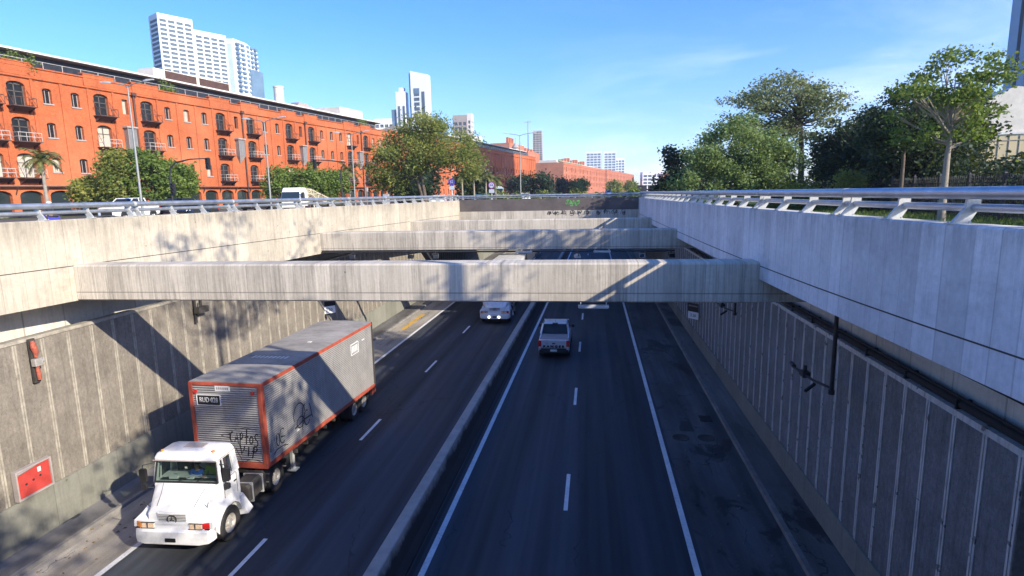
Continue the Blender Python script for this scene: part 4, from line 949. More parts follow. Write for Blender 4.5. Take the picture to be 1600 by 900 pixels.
# ---- cars (face local -y, origin on the ground at the middle)
def car(name,loc,rz,mat,label,kind='sedan',roofmat=None,cat='car',group=None):
    t=empty(name,loc,rz)
    P={'sedan':dict(L=4.5,W=1.76,H=1.45,belt=.92,gh=[(-1.0,.92,.0),(-.25,1.43,1),(.9,1.44,1),(1.75,.96,0)],nose=.72,tail=.95),
       'suv':dict(L=4.7,W=1.86,H=1.75,belt=1.10,gh=[(-1.15,1.10,0),(-.45,1.70,1),(1.75,1.68,1),(2.20,1.12,0)],nose=.95,tail=1.1),
       'pickup':dict(L=5.2,W=1.86,H=1.82,belt=1.18,gh=[(-1.20,1.18,0),(-.45,1.78,1),(.85,1.80,1),(1.12,1.20,0)],nose=1.02,tail=1.2)}[kind]
    L,W=P['L'],P['W'];hw=W/2;b=P['belt']
    def sec(y,w,z0,z1,q=.07):
        return [(-w+.05,y,z0),(-w,y,z0+.12),(-w-.0,y,(z0+z1)/2),(-w+.02,y,z1-q),(-w+q+.03,y,z1),(w-q-.03,y,z1),(w-.02,y,z1-q),(w,y,(z0+z1)/2),(w,y,z0+.12),(w-.05,y,z0)]
    mb=MB()
    S=[(-L/2,hw*.80,.42,P['nose']-.18),(-L/2+.06,hw*.9,.36,P['nose']-.04),(-L/2+.3,hw*.97,.32,P['nose']+.03),(-1.35,hw,.30,b-.06),(-.9,hw,.30,b)]
    S+=[(1.6,hw,.30,b),(L/2-.15,hw*.985,.36,P['tail']),(L/2-.02,hw*.95,.42,P['tail']-.03)]
    mb.loft([sec(*s) for s in S]);body=mb.build('body',mat,t,smooth=True)
    if kind=='pickup':
        mb=MB();mb.box(-hw+.10,hw-.10,1.18,L/2-.12,b-.02,b+.035);mb.build('bed_cover',M['sill'],t,bevel=.02)
        mb=MB();
        for s in(-1,1):mb.hexa([(s*(hw-.12),1.12,b),(s*(hw-.03),1.12,b),(s*(hw-.03),2.0,b),(s*(hw-.12),2.0,b)],[(s*(hw-.17),1.02,b+.30),(s*(hw-.12),1.02,b+.30),(s*(hw-.06),1.6,b+.05),(s*(hw-.12),1.6,b+.05)])
        mb.build('sports_bar',mat,t)
    g=P['gh'];top=hw*.80;base=hw*.94
    mb=MB()
    gs=[]
    for y,z,k in g:
        w=top if k else base
        gs.append([(-w,y,z),(w,y,z),(base if not k else w,y,z),( -w,y,z)])
    (y0_,z0_,_),(y1_,z1_,_),(y2_,z2_,_),(y3_,z3_,_)=g
    V=[(-base,y0_,z0_),(base,y0_,z0_),(base,y3_,z3_),(-base,y3_,z3_),(-top,y1_,z1_),(top,y1_,z1_),(top,y2_,z2_),(-top,y2_,z2_)]
    mb.hexa(V[:4],V[4:]);gl_=mb.build('window_glass',M['winglass'] if kind!='x' else M['glass'],t)
    mb=MB();e=.018
    mb.hexa([(-top-e,y1_-.05,z1_-.03),(top+e,y1_-.05,z1_-.03),(top+e,y2_+.04,z2_-.03),(-top-e,y2_+.04,z2_-.03)],[(-top+.08,y1_+.06,z1_+.035),(top-.08,y1_+.06,z1_+.035),(top-.08,y2_-.06,z2_+.035),(-top+.08,y2_-.06,z2_+.035)])
    mb.build('roof',roofmat or mat,t,bevel=.02)
    mb=MB()
    for s in(-1,1):
        mb.bar((s*(base+.0),y0_,z0_),(s*(top+.0),y1_,z1_),.07,.07);mb.bar((s*base,y3_,z3_),(s*top,y2_,z2_),.10,.09);ym=(y1_+y2_)/2;mb.bar((s*(base+.005),ym,b-.02),(s*(top+.01),ym,z1_),.07,.05)
    mb.build('pillars',mat,t)
    for s in(-1,1):
        for y in(-L/2+.88,L/2-.98):
            r_=.33 if kind=='sedan' else .37
            wheel(t,s*(hw-.10),y,r_,.23,s)
            mb=MB();pts=[(y+(r_+.07)*math.cos(R(a)),r_+(r_+.07)*math.sin(R(a))) for a in range(0,181,15)]
            mb.loft([[(s*(hw-.25),a,c) for a,c in pts],[(s*(hw+.008),a,c) for a,c in pts]]);mb.build('wheel_arch',M['plastic'],t)
        mb=MB();rbox(mb,min(s*(hw+.02),s*(hw+.22)),max(s*(hw+.02),s*(hw+.22)),-.95,-.80,b+.02,b+.20,.03);mb.build('mirror',mat if kind!='pickup' else M['plastic'],t)
        mb=MB();z=P['nose']-.16;mb.hexa([(s*.48,-L/2-.01,z-.07),(s*.80*hw/.9,-L/2+.06,z-.07),(s*.82*hw/.9,-L/2+.16,z-.07),(s*.48,-L/2+.1,z-.07)],[(s*.48,-L/2+.02,z+.09),(s*.80*hw/.9,-L/2+.07,z+.09),(s*.82*hw/.9,-L/2+.16,z+.09),(s*.48,-L/2+.1,z+.09)]);mb.build('headlight',M['platewhite'],t,bevel=.01)
        zt_=P['tail'];mb=MB();x1_=s*(hw-.005);x0_=s*(hw-.19);mb.box(min(x0_,x1_),max(x0_,x1_),L/2-.14,L/2+.012,zt_-.42,zt_-.05);mb.build('taillight',M['lampred'],t,bevel=.015)
        for yy in (-.2,.9):
            mb=MB();mb.box(min(s*(hw+.003),s*(hw+.02)),max(s*(hw+.003),s*(hw+.02)),yy,yy+.14,b-.14,b-.11);mb.build('door_handle',M['chrome'],t)
    mb=MB();mb.box(-hw*.55,hw*.55,-L/2-.02,-L/2+.1,.42,P['nose']-.24);mb.build('grille',M['black'],t,bevel=.01)
    mb=MB();mb.box(-hw*.93,hw*.93,L/2-.1,L/2+.06,.38,.60);rb=mb.build('rear_bumper',M['plastic'] if kind=='pickup' else mat,t,bevel=.03)
    mb=MB();mb.box(-.20,.20,L/2+.062,L/2+.075,.50,.63);mb.build('number_plate',M['platewhite'],t,bevel=.006)
    return tag(t,label,cat,group)
pk=car('pickup_truck',(-2.12,36.2,0),PI,M['silver'],'silver double-cab pickup driving away in the lane next to the barrier','pickup',cat='pickup')
mb=MB();mb.box(-.16,.16,.82-.0,.98,1.80,1.84);mb.build('roof_spoiler_lamp',M['plastic'],pk)
mb=MB();mb.box(-.76,.76,2.595,2.607,.50,.68);mb.build('lower_tailgate_panel',M['plastic'],pk)
mb=MB();mb.box(-.09,.09,2.59,2.615,.94,1.0);mb.build('tailgate_handle',M['black'],pk)
text_mesh('tailgate_lettering','R A N G E R',.19,M['plastic'],pk,(0,2.597,.78),(-1,0,0),(0,0,1),.006,.014,1.25)
mb=MB();mb.bar((0,.6,1.84),(0,.72,2.0),.012);mb.build('roof_aerial',M['black'],pk)

# ---- street level vehicles
c1=car('pickup_truck',(-39.7,46.3,ST),R(1.5),M['white'],'white double-cab pickup on the avenue behind the left guard rail','pickup',cat='pickup')
c2=car('parked_car',(-37.2,51.6,ST),R(2),M['navy'],'dark navy car behind the left guard rail, right of the white pickup','sedan')
c3=car('parked_car',(-42.6,56.0,ST),R(2),M['darksteel'],'black car whose roof shows beyond the navy car','suv')
M['taxi']=simple('taxi_yellow',(.70,.42,.05),.35,0,.05,2,coat=.4)
c4=car('taxi',(-40.0,66.5,ST),R(4),M['black'],'black taxi with a yellow roof beside the pale lamp pole','sedan',roofmat=M['taxi'],cat='taxi')
c5=car('parked_car',(-20.4,78.0,ST),R(8),M['white'],'white car whose roof shows at the foot of the big leaning tree','sedan')
c6=car('parked_car',(-13.2,71.0,ST),R(8),simple('steel_blue_paint',(.10,.20,.27),.3,.3,.06,2,coat=.5),'steel blue car between the two round signs','sedan')
c7=car('parked_car',(-11.4,104.0,ST),R(8),M['white'],'distant white car right of the tall double lamp','sedan')
c8=car('parked_car',(6.0,190.0,ST),R(8),M['silver'],'distant silver car in front of the far brick warehouse','suv')
# white truck with an empty car-carrier deck
t=empty('car_carrier',(-35.0,65.5,ST),R(4))
mb=MB();S=lambda z,hw,y0_,y1_,b=.12:[(-hw+b,y0_,z),(hw-b,y0_,z),(hw,y0_+b,z),(hw,y1_,z),(-hw,y1_,z),(-hw,y0_+b,z)]
mb.loft([S(.55,1.2,.0,1.9),S(1.15,1.23,-.03,1.95),S(1.3,1.22,0,1.95),S(2.25,1.17,.15,1.92),S(2.62,1.10,.32,1.85),S(2.70,1.0,.45,1.75)]);cb=mb.build('cab',M['white'],t,smooth=True)
mb=MB();mb.face([(-1.10,-.028,1.38),(1.10,-.028,1.38),(1.06,.135,2.20),(-1.06,.135,2.20)]);mb.build('windscreen',M['glass'],cb)
for s in(-1,1):
    mb=MB();mb.face([(s*1.232,.35,1.38),(s*1.232,1.2,1.38),(s*1.19,1.2,2.15),(s*1.19,.42,2.15)]);mb.build('side_window',M['glass'],cb)
    mb=MB();mb.box(min(s*1.28,s*1.45),max(s*1.28,s*1.45),-.05,.08,1.45,2.1);mb.build('mirror',M['plastic'],t,bevel=.02)
    mb=MB();mb.box(min(s*.7,s*1.1),max(s*.7,s*1.1),-.05,-.0,.75,.92);mb.build('headlight',M['platewhite'],t)
    for y in(.95,4.0,9.3,10.4):wheel(t,s*1.02,y,.48,.28,s)
mb=MB();mb.box(-1.15,1.15,-.06,.1,.38,.62);mb.box(-.8,.8,-.045,-.03,.7,1.12);mb.build('bumper',M['white'],t,bevel=.02)
mb=MB();mb.box(-.45,.45,1.8,11.5,.65,.9);mb.build('chassis_frame',M['chassis'],t)
cream=simple('cream_deck_steel',(.62,.55,.40),.6,.1,.12,3,dirt=.2)
for s in(-1,1):
    mb=MB();x=s*1.1
    A=[(x,2.1,2.55),(x,3.6,2.45),(x,6.0,1.95),(x,8.5,1.45),(x,11.6,1.02)];B=[(x,2.1,2.0),(x,3.4,1.9),(x,5.4,1.25),(x,8.2,.85),(x,11.6,.7)]
    for q in(A,B):
        for a,b in zip(q,q[1:]):mb.bar(a,b,.10,.12)
    for k in range(4):
        mb.bar(A[k],B[k],.07);mb.bar(B[k],A[k+1],.07);mb.bar(A[k],B[k+1],.05)
    mb.bar((x,2.3,.8),(x,2.3,2.5),.10);mb.bar((x,4.6,.8),(x,4.0,2.3),.09)
    mb.build('deck_truss',cream,t)
mb=MB()
for k in range(14):
    y=2.2+k*.7;z=2.55-max(0,(y-3.6))*.19;mb.bar((-1.1,y,z),(1.1,y,z),.06)
mb.build('deck_crossbars',cream,t)
tag(t,'white forward-control truck hauling an empty cream lattice car-carrier deck','car carrier')
# bus
t=empty('city_bus',(-25.5,165,ST),R(10))
mb=MB();mb.loft([S(.35,1.25,0,11,.1),S(1.2,1.27,0,11,.1),S(2.9,1.22,.1,11,.15),S(3.1,1.1,.3,10.9,.2)]);mb.build('body',simple('pale_blue_bus_paint',(.35,.50,.55),.4,.1,.08,1,coat=.3),t,smooth=True)
mb=MB();mb.box(-1.12,1.12,-.02,.05,1.2,2.7);mb.build('windscreen',M['winglass'],t)
for s in(-1,1):
    for k in range(6):
        mb=MB();mb.box(min(s*1.20,s*1.275),max(s*1.20,s*1.275),.6+k*1.7,2.1+k*1.7,1.35,2.5);mb.build('window',M['winglass'],t)
    for y in(2.4,8.3):wheel(t,s*1.1,y,.5,.28,s)
mb=MB();rbox(mb,-.8,.8,3,5.5,3.08,3.35,.08);mb.build('roof_unit',M['white'],t)
tag(t,'pale blue city bus seen beyond the right-hand round sign','bus')
# motorcycle and rider
t=empty('motorcycle',(-29.6,28.6,ST),R(8))
wheel(t,.05,-.68,.31,.11,1,name='front_wheel');wheel(t,.05,.68,.31,.13,1,name='rear_wheel')
mb=MB();mb.loft([[(-.05,-.45,.55),(.15,-.45,.55),(.13,-.5,.95),(-.03,-.5,.95)],[(-.12,-.1,.45),(.22,-.1,.45),(.17,-.15,1.0),(-.07,-.15,1.0)],[(-.08,.4,.5),(.18,.4,.5),(.15,.35,.82),(-.05,.35,.82)],[(0,.85,.75),(.10,.85,.75),(.09,.8,.88),(.01,.8,.88)]]);mb.build('fairing',simple('violet_blue_paint',(.06,.05,.42),.3,.1,.1,5,coat=.5),t,smooth=True)
mb=MB();rbox(mb,-.08,.18,-.05,.62,.80,.88,.03);mb.build('seat',M['black'],t)
mb=MB();mb.tube([(-.28,-.38,1.02),(.05,-.5,1.05),(.38,-.38,1.02)],.018,6);mb.bar((.05,-.68,.31),(.05,-.42,1.0),.05);mb.build('handlebar',M['darksteel'],t)
mb=MB();mb.box(-.08,.18,-.15,.3,.3,.5);mb.tube([(.2,.1,.3),(.22,.8,.42)],.04,8);mb.build('engine',M['hubmetal'],t)
tag(t,'violet blue motorcycle behind the left guard rail near the palm','motorcycle')
rd=person_seated((-29.55,28.75,ST+.86),R(8),M['darkcloth'],'motorcycle rider in dark clothes and a round white helmet',M['white'],1.0)
for ch in [o for o in bpy.data.objects if o.parent==rd and o.name.startswith('hair')]:
    ch.name='helmet';ch.scale=(1.35,1.35,1.25);ch.location=(0,.03,-.20)
# ------------------------------------------------------------------ brick warehouses
P0=Vector((-63.87,56.40,0));TH=math.atan2(.9835,.1809);DV=Vector((math.cos(TH),math.sin(TH),0))
def arch_strip(mb,xa,xb,z0,z1,ops,dep=.48,m=0,md=1):
    """one bay of a facade in the plane y=0 (outside is -y) with arched openings (cx,w,zb,zs,rise)"""
    z=z0
    for cx,w,zb,zs,rise in ops:
        a,b=cx-w/2,cx+w/2
        mb.face([(xa,0,z),(xb,0,z),(xb,0,zb),(xa,0,zb)],m)
        top=zs+rise+.12;n=6
        mb.face([(xa,0,zb),(a,0,zb),(a,0,zs),(xa,0,zs)],m);mb.face([(b,0,zb),(xb,0,zb),(xb,0,zs),(b,0,zs)],m)
        pts=[(cx+w/2*math.cos(t),zs+rise*math.sin(t)) for t in [PI-PI*i/n for i in range(n+1)]]
        mb.face([(xa,0,zs),(a,0,zs),(a,0,top),(xa,0,top)],m);mb.face([(b,0,zs),(xb,0,zs),(xb,0,top),(b,0,top)],m)
        for (x0,za),(x1,zb_) in zip(pts,pts[1:]):
            mb.face([(x0,0,za),(x1,0,zb_),(x1,0,top),(x0,0,top)],m)
            mb.face([(x0,0,za),(x0,dep,za),(x1,dep,zb_),(x1,0,zb_)],md)
        mb.face([(a,0,zb),(a,0,zs),(a,dep,zs),(a,dep,zb)],md);mb.face([(b,0,zb),(b,dep,zb),(b,dep,zs),(b,0,zs)],md)
        mb.face([(a,0,zb),(a,dep,zb),(b,dep,zb),(b,0,zb)],md)
        z=top
    mb.face([(xa,0,z),(xb,0,z),(xb,0,z1),(xa,0,z1)],m)
PROTO={}
def window_part(parent,kind,x,z,mats,y=.40):
    key=kind+mats+('c' if rnd.random()<.16 else '');pm_=M['blind'] if key.endswith('c') else M['winglass']
    if key not in PROTO:
        if kind=='window':
            w,h=1.0,1.55
            mb=MB()
            mb.box(-w/2-.12,w/2+.12,-.50,-.32,-h/2-.17,-h/2-.02);mb.box(-w/2,-w/2+.07,-.04,.04,-h/2,h/2);mb.box(w/2-.07,w/2,-.04,.04,-h/2,h/2);mb.box(-w/2,w/2,-.04,.04,h/2-.03,h/2+.2);mb.box(-.03,.03,-.03,.03,-h/2,h/2)
            me1=(mb,[M['sill']]);pm=MB();pm.face([(-w/2,.02,-h/2),(w/2,.02,-h/2),(w/2,.02,h/2+.2),(-w/2,.02,h/2+.2)])
        elif kind=='balcony_door':
            w,h=1.9,2.5
            mb=MB();mb.box(-w/2,-w/2+.09,-.04,.04,-h/2,h/2);mb.box(w/2-.09,w/2,-.04,.04,-h/2,h/2);mb.box(-.05,.05,-.04,.04,-h/2,h/2+.2);mb.box(-w/2,w/2,-.04,.04,.45,.53);mb.box(-w/2,w/2,-.04,.04,h/2-.03,h/2+.35)
            me1=(mb,[M['frame']]);pm=MB();pm.face([(-w/2,.02,-h/2),(w/2,.02,-h/2),(w/2,.02,h/2+.35),(-w/2,.02,h/2+.35)])
        else: # slot window
            w,h=.8,1.9
            mb=MB();mb.box(-w/2,-w/2+.06,-.04,.04,-h/2,h/2);mb.box(w/2-.06,w/2,-.04,.04,-h/2,h/2);mb.box(-w/2,w/2,-.04,.04,h/2-.06,h/2+.02)
            me1=(mb,[M['frame']]);pm=MB();pm.face([(-w/2,.02,-h/2),(w/2,.02,-h/2),(w/2,.02,h/2),(-w/2,.02,h/2)])
        o=me1[0].build(kind,me1[1],parent);o.location=(x,y,z);q=pm.build('pane',pm_,o);PROTO[key]=(o,q);return o
    o0,q0=PROTO[key];o=o0.copy();COL.objects.link(o);o.parent=parent;o.location=(x,y,z);q=q0.copy();COL.objects.link(q);q.parent=o;return o
def balcony_part(parent,x,z,rail):
    key='balc'+str(rail)
    if key not in PROTO:
        mb=MB();mb.box(-1.25,1.25,-1.25,0,-.10,0)
        for s in(-1,1):
            mb.hexa([(s*1.0-.05,-.1,-.75),(s*1.0+.05,-.1,-.75),(s*1.0+.05,0,-.75),(s*1.0-.05,0,-.75)],[(s*1.0-.05,-1.2,-.1),(s*1.0+.05,-1.2,-.1),(s*1.0+.05,0,-.1),(s*1.0-.05,0,-.1)])
            mb.bar((s*1.2,-1.2,0),(s*1.05,-.0,1.9),.035)
        mb.hexa([(-.6,-.3,-.55),(.6,-.3,-.55),(.6,0,-.55),(-.6,0,-.55)],[(-1.1,-1.1,-.1),(1.1,-1.1,-.1),(1.1,0,-.1),(-1.1,0,-.1)])
        o=mb.build('balcony',M['ironwork'],parent);o.location=(x,0,z)
        mb=MB()
        for h in(.5,.95) if rail else(.9,):
            mb.bar((-1.2,-1.2,h),(1.2,-1.2,h),.06);mb.bar((-1.2,-1.2,h),(-1.2,0,h),.05);mb.bar((1.2,-1.2,h),(1.2,0,h),.05)
        for k in range(4):mb.bar((-1.2+.8*k,-1.2,0),(-1.2+.8*k,-1.2,.95),.045)
        q=mb.build('railing',M['railwhite'] if rail else M['ironwork'],o);PROTO[key]=(o,q);return o
    o0,q0=PROTO[key];o=o0.copy();COL.objects.link(o);o.parent=parent;o.location=(x,0,z);q=q0.copy();COL.objects.link(q);q.parent=o
def warehouse(s0,s1,H,label,wall='brick',pitch=3.26,off=3.5,types='BwwBrBwwwBrBwwBrBwwwBrBwwwBrBwwwBrB',detail=True,rows=(5.9,9.9,13.75),depth=15,cols=('brick',),yoff=0,roof=True,kind0=0):
    t=empty('brick_warehouse',P0+DV*s0+Vector((math.sin(TH),-math.cos(TH),0))*(-yoff)+Vector((0,0,ST)),TH)
    L=s1-s0;mb=MB();n=int(round(L/pitch));pitch=L/n;arcH=3.3
    bays=[]
    for i in range(n):
        xa,xb=i*pitch,(i+1)*pitch;cx=(xa+xb)/2;k=types[(i+kind0)%len(types)]
        ops=[(cx,min(2.5,pitch*.76),.0,2.35,.55)] if detail else []
        for r_,zc in enumerate(rows):
            if k=='B':ops.append((cx,1.9,zc-1.6,zc+.75,.42))
            elif k=='w':ops.append((cx,1.0,zc-.85,zc+.62,.22))
            elif r_>0 or not detail:ops.append((cx,.8,zc-.95,zc+.93,.02))
        arch_strip(mb,xa,xb,0,H,ops);bays.append((cx,k))
    # shell: ends, back, parapet back
    W_=depth
    mb.face([(0,0,0),(0,W_,0),(0,W_,H),(0,0,H)],0);mb.face([(L,0,0),(L,W_,0),(L,W_,H),(L,0,H)],0);mb.face([(0,W_,0),(L,W_,0),(L,W_,H),(0,W_,H)],0)
    mb.face([(0,.5,H),(L,.5,H),(L,0,H),(0,0,H)],0)
    mb.face([(0,.6,H-.9),(L,.6,H-.9),(L,W_,H-.9),(0,W_,H-.9)],0);mb.face([(0,.6,H-.9),(L,.6,H-.9),(L,.5,H),(0,.5,H)],0)
    # dark inside behind the ground floor arches
    mb.build('wall',[M[wall],M[wall]],t)
    if detail:
        mb=MB()
        for cx,k in bays:mb.box(cx-pitch/2+.02,cx+pitch/2-.02,.44,.5,0,arcH)
        mb.build('shopfront_glazing',M['glass'],t)
        mb=MB();mb.box(-.02,L+.02,-.55,.0,arcH-.02,arcH+.12)
        for cx,k in bays:
            mb.bar((cx-pitch/2,-.0,arcH-.9),(cx-pitch/2,-.5,arcH-.05),.08)
        mb.build('canopy_ledge',M['ironwork'],t)
    mb=MB()
    for i in range(n+1):
        x=i*pitch;w=.34 if not (detail and i%3) else .30
        if x<.3 or x>L-.3:w=.5
        x0_,x1_=max(0.01,x-w/2),min(L-.01,x+w/2)
        mb.box(x0_,x1_,-.11,-.002,arcH+.13 if detail else 0,H-1.25)
    mb.build('pilasters',M[wall],t)
    mb=MB();mb.box(-.05,L+.05,-.22,-.003,H-1.2,H-1.0);mb.box(-.04,L+.04,-.16,-.003,H-1.245,H-1.205);mb.box(-.03,L+.03,-.14,.52,H,H+.14);mb.build('cornice',M[wall],t,)
    if detail:
        i=0
        while i<n:
            k=bays[i][1]
            if k=='B':
                mb=MB();mb.box(bays[i][0]-pitch*.62,bays[i][0]+pitch*.62,-.10,.45,H-.95,H+.42);mb.box(bays[i][0]-pitch*.66,bays[i][0]+pitch*.66,-.16,.50,H+.42,H+.54);mb.build('parapet_block',M[wall],t)
            i+=1
    nw=0
    for cx,k in bays:
        for r_,zc in enumerate(rows):
            if k=='w':window_part(t,'window',cx,zc-.07,wall)
            elif k=='B':
                window_part(t,'balcony_door',cx,zc-.38,wall)
                if detail:balcony_part(t,cx,zc-1.58,r_<2)
            elif r_>0 or not detail:window_part(t,'slot_window',cx,zc,wall)
    if detail:
        for i,(cx,k) in enumerate(bays):
            if k=='r' and i+1<n:
                mb=MB();x=cx+pitch*.36;mb.tube([(x,-.22,.2),(x,-.22,H-1.2)],.11,8);mb.box(x-.3,x+.3,-.5,0,H-1.3,H-.9);mb.build('downpipe',M['ironwork'],t)
                mb=MB();mb.loft([[(cx-.6,-.7,8.3),(cx+.6,-.7,8.3),(cx+.6,0,8.3),(cx-.6,0,8.3)],[(cx-.6,-.7,11.0),(cx+.6,-.7,11.0),(cx+.6,0,11.0),(cx-.6,0,11.0)]]);ow=mb.build('oriel_window',simple('grey_oriel_panel',(.20,.20,.20),.35,.1,.1,3) if 'oriel' not in PROTO else PROTO['oriel'],t);PROTO['oriel']=ow.data.materials[0]
                mb=MB();mb.box(cx-.8,cx+.8,-.9,.0,11.002,11.2);mb.hexa([(cx-.1,-.15,7.3),(cx+.1,-.15,7.3),(cx+.1,0,7.3),(cx-.1,0,7.3)],[(cx-.6,-.7,8.29),(cx+.6,-.7,8.29),(cx+.6,0,8.29),(cx-.6,0,8.29)])
                for xx in(-.62,0,.57):mb.box(cx+xx,cx+xx+.05,-.74,-.702,8.3,11)
                mb.build('oriel_trim',M['sill'],ow)
    if roof:
        mb=MB();mb.box(1,L-(8 if detail else 1),3.2,W_-.5,H-.9,H+2.05);r1=mb.build('set_back_storey',M['roofdark'],t)
        mb=MB();mb.box(.2,L-7,2.0,2.5,H+2.15,H+2.38);mb.build('roof_fascia',M['roofedge'],r1)
        mb=MB();mb.hexa([(.2,2.5,H+2.06),(L-7,2.5,H+2.06),(L-7,W_,H+2.06),(.2,W_,H+2.06)],[(.2,2.5,H+2.4),(L-7,2.5,H+2.4),(L-7,W_/2+2,H+3.6),(.2,W_/2+2,H+3.6)]);mb.build('roof',M['sill'],r1)
        mb=MB();mb.bar((.3,.35,H+.95),(L-.3,.35,H+.95),.05)
        for k in range(int(L/2.2)):mb.bar((.5+k*2.2,.35,H),(.5+k*2.2,.35,H+.95),.06)
        mb.build('terrace_rail',M['railwhite'],t)
    return t
G_='red brick dock warehouses along the avenue'
w1=warehouse(-11.3,92.7,16.6,'',kind0=-4)
tag(w1,'nearest orange brick dock warehouse with iron balconies, filling the left of the view','warehouse',G_)
w2=warehouse(104,217,16.9,'brown shadowed brick warehouse behind the tall double lamp, its far end sunlit','brick',pitch=3.4,detail=False,types='wwBwwwB',rows=(2.2,5.9,9.9),depth=15);tag(w2,'brown shadowed brick warehouse behind the tall double lamp, its far end sunlit','warehouse',G_)
w3=warehouse(273,419,17.2,'pale orange brick warehouse with white plastered roof storey and grey gable end','brickfar',pitch=4.9,detail=False,types='wBwwB',roof=False,depth=16);tag(w3,'pale orange brick warehouse with a white plastered roof storey and grey gable','warehouse',G_)
w4=warehouse(424,616,17.6,'farthest and lowest-looking orange brick warehouse in the row','brickfar',pitch=7.2,detail=False,types='BwB',roof=False,depth=16);tag(w4,'farthest orange brick warehouse at the end of the row','warehouse',G_)
# w3/w4 roofs
mb=MB();mb.hexa([(2,3,15.4),(144,3,15.4),(144,15.5,15.4),(2,15.5,15.4)],[(2,4.5,18.6),(144,4.5,18.6),(144,14,18.6),(2,14,18.6)]);mb.build('roof_storey',M['plaster'],w3)
mb=MB();mb.box(4,70,3.2,4.2,18.1,18.5);mb.box(20,80,1.5,3,16.9,17.3);mb.build('roof_trim',simple('pale_green_roof_steel',(.22,.42,.30),.6,.1,.1,1),w3)
mb=MB();
for k in range(9):mb.box(30+k*8,33+k*8,7,10,18.6,20.4+(k%3)*.7)
mb.build('roof_plant',M['brickfar'],w3)
mb=MB();mb.hexa([(2,3,14.9),(190,3,14.9),(190,15.5,14.9),(2,15.5,14.9)],[(2,5,17.6),(190,5,17.6),(190,13,17.6),(2,13,17.6)]);mb.build('roof_storey',M['plaster'],w4)
# roof top plant on the first warehouse
mb=MB();mb.box(37,52,5,8,18.9,20.9);lo=mb.build('plant_screen',M['plaster'],w1)
mb=MB()
for a,b in((39,44.8),(45.4,51.6)):
    mb.box(a,b,4.94,4.998,19.0,20.8)
    for k in range(9):mb.box(a+.05,b-.05,4.90,4.94,19.1+k*.19,19.18+k*.19)
mb.build('louvres',M['ironwork'],lo)
mb=MB();mb.lathe((65.5,6,18.8),(0,0,1),[(.9,0),(.9,3.6),(1.0,3.65),(1.0,3.9),(.8,3.9),(0,3.9)],20);mb.build('roof_flue',M['plaster'],w1,smooth=True)
mb=MB();mb.box(71,76,6,9,18.9,20.2);mb.box(72,75,6.5,8.5,20.2,20.7);mb.build('roof_vent',M['sill'],w1)
mb=MB();mb.box(82,91,3.5,10,15.8,20.9);mb.box(83,90.6,3.4,3.498,16.2,17.6);mb.build('stair_head',M['plaster'],w1)
for i,x in enumerate((6.5,7.5,20)):pass
# ------------------------------------------------------------------ towers
def grid_tower(name,loc,rz,wx,wy,H,fx,fy,nf,label,wallm='tow_w',glassm='tow_g',crown=3.5,strip=None,vis=(0,),cat='tower',taper=None):
    """white frame with recessed glazing; fx/fy bays on the two visible faces"""
    t=empty(name,loc,rz)
    mb=MB();q=.5
    mb.box(q,wx-q,q,wy-q,0,H-.3);mb.build('core',M[wallm],t)
    fh=(H-crown)/nf
    # frame on the face y=0 and the faces x=wx / x=0
    mb=MB()
    for k in range(nf+1):
        z=k*fh;mb.box(0,wx,0,wy,z+fh*.64 if k<nf else H-crown+.02,z+fh if k<nf else H)
    mb.build('floor_bands',M[wallm],t)
    mb=MB()
    for i in range(fx+1):
        x=i*(wx-.9)/fx;mb.box(x,x+.9,-.05,.48,0,H-crown+.6)
    for i in range(fy+1):
        y=i*(wy-.9)/fy+(.001 if i==0 else 0);mb.box(wx-.48,wx+.05,y,y+.9,0,H-crown+.6);mb.box(-.05,.48,y,y+.9,0,H-crown+.6)
    mb.build('columns',M[wallm],t)
    cells=[]
    for k in range(nf-1,-1,-1):
        for i in range(fy):
            for s in vis:cells.append(('x',s,i,k))
        for i in range(fx):cells.append(('y',0,i,k))
    rest=MB();first={}
    for j,(ax,s,i,k) in enumerate(cells):
        z=k*fh+fh*.02;h=fh*.62
        if ax=='y':x0_,x1_=i*(wx-.9)/fx+.9,(i+1)*(wx-.9)/fx;B=(x0_,x1_,.30,.55)
        else:
            y0_,y1_=i*(wy-.9)/fy+.9,(i+1)*(wy-.9)/fy;B=(wx-.55,wx-.30,y0_,y1_) if s==0 else (.30,.55,y0_,y1_)
        if j<100:
            key=(ax,s)
            if key not in first:
                m_=MB();m_.box(B[0]-B[0],B[1]-B[0],0,B[3]-B[2],0,h);o=m_.build('window',M[glassm],t);first[key]=o
            else:
                o=first[key].copy();COL.objects.link(o)
            o.location=(B[0],B[2],z)
        else:rest.box(B[0],B[1],B[2],B[3],z,z+h)
    if rest.f:
        o=rest.build('windows',M[glassm],t);o['kind']='stuff'
    return tag(t,label,cat)
GT='high-rise towers on the skyline'
grid_tower('apartment_tower',(-260.2,336,ST),R(-30.5),12,19.7,108.5,1,4,42,'tall white apartment tower, the highest slab above the first warehouse',crown=2)
grid_tower('apartment_tower',(-250.1,353.1,ST),R(-30.5),12,19.7,103.0,1,4,40,'lower white apartment slab stepping down from the tallest one',crown=2)
mb=MB()
t=empty('glass_tower',(-243,372,ST),R(-6));mb=MB();mb.loft([[(0,0,0),(14,0,0),(16,10,0),(14,24,0),(0,24,0)],[(0,0,104),(14,0,103),(16,10,102),(14,24,99),(0,24,101)]]);mb.build('body',M['tow_w'],t)
mb=MB()
for k in range(18):
    for i in range(5):mb.box(14.3+.0,16.4,1+i*4.4,3.6+i*4.4,50+k*2.9,51.4+k*2.9)
wst=MB();mb2=None
mb.build('windows',M['bluish'],t)['kind']='stuff'
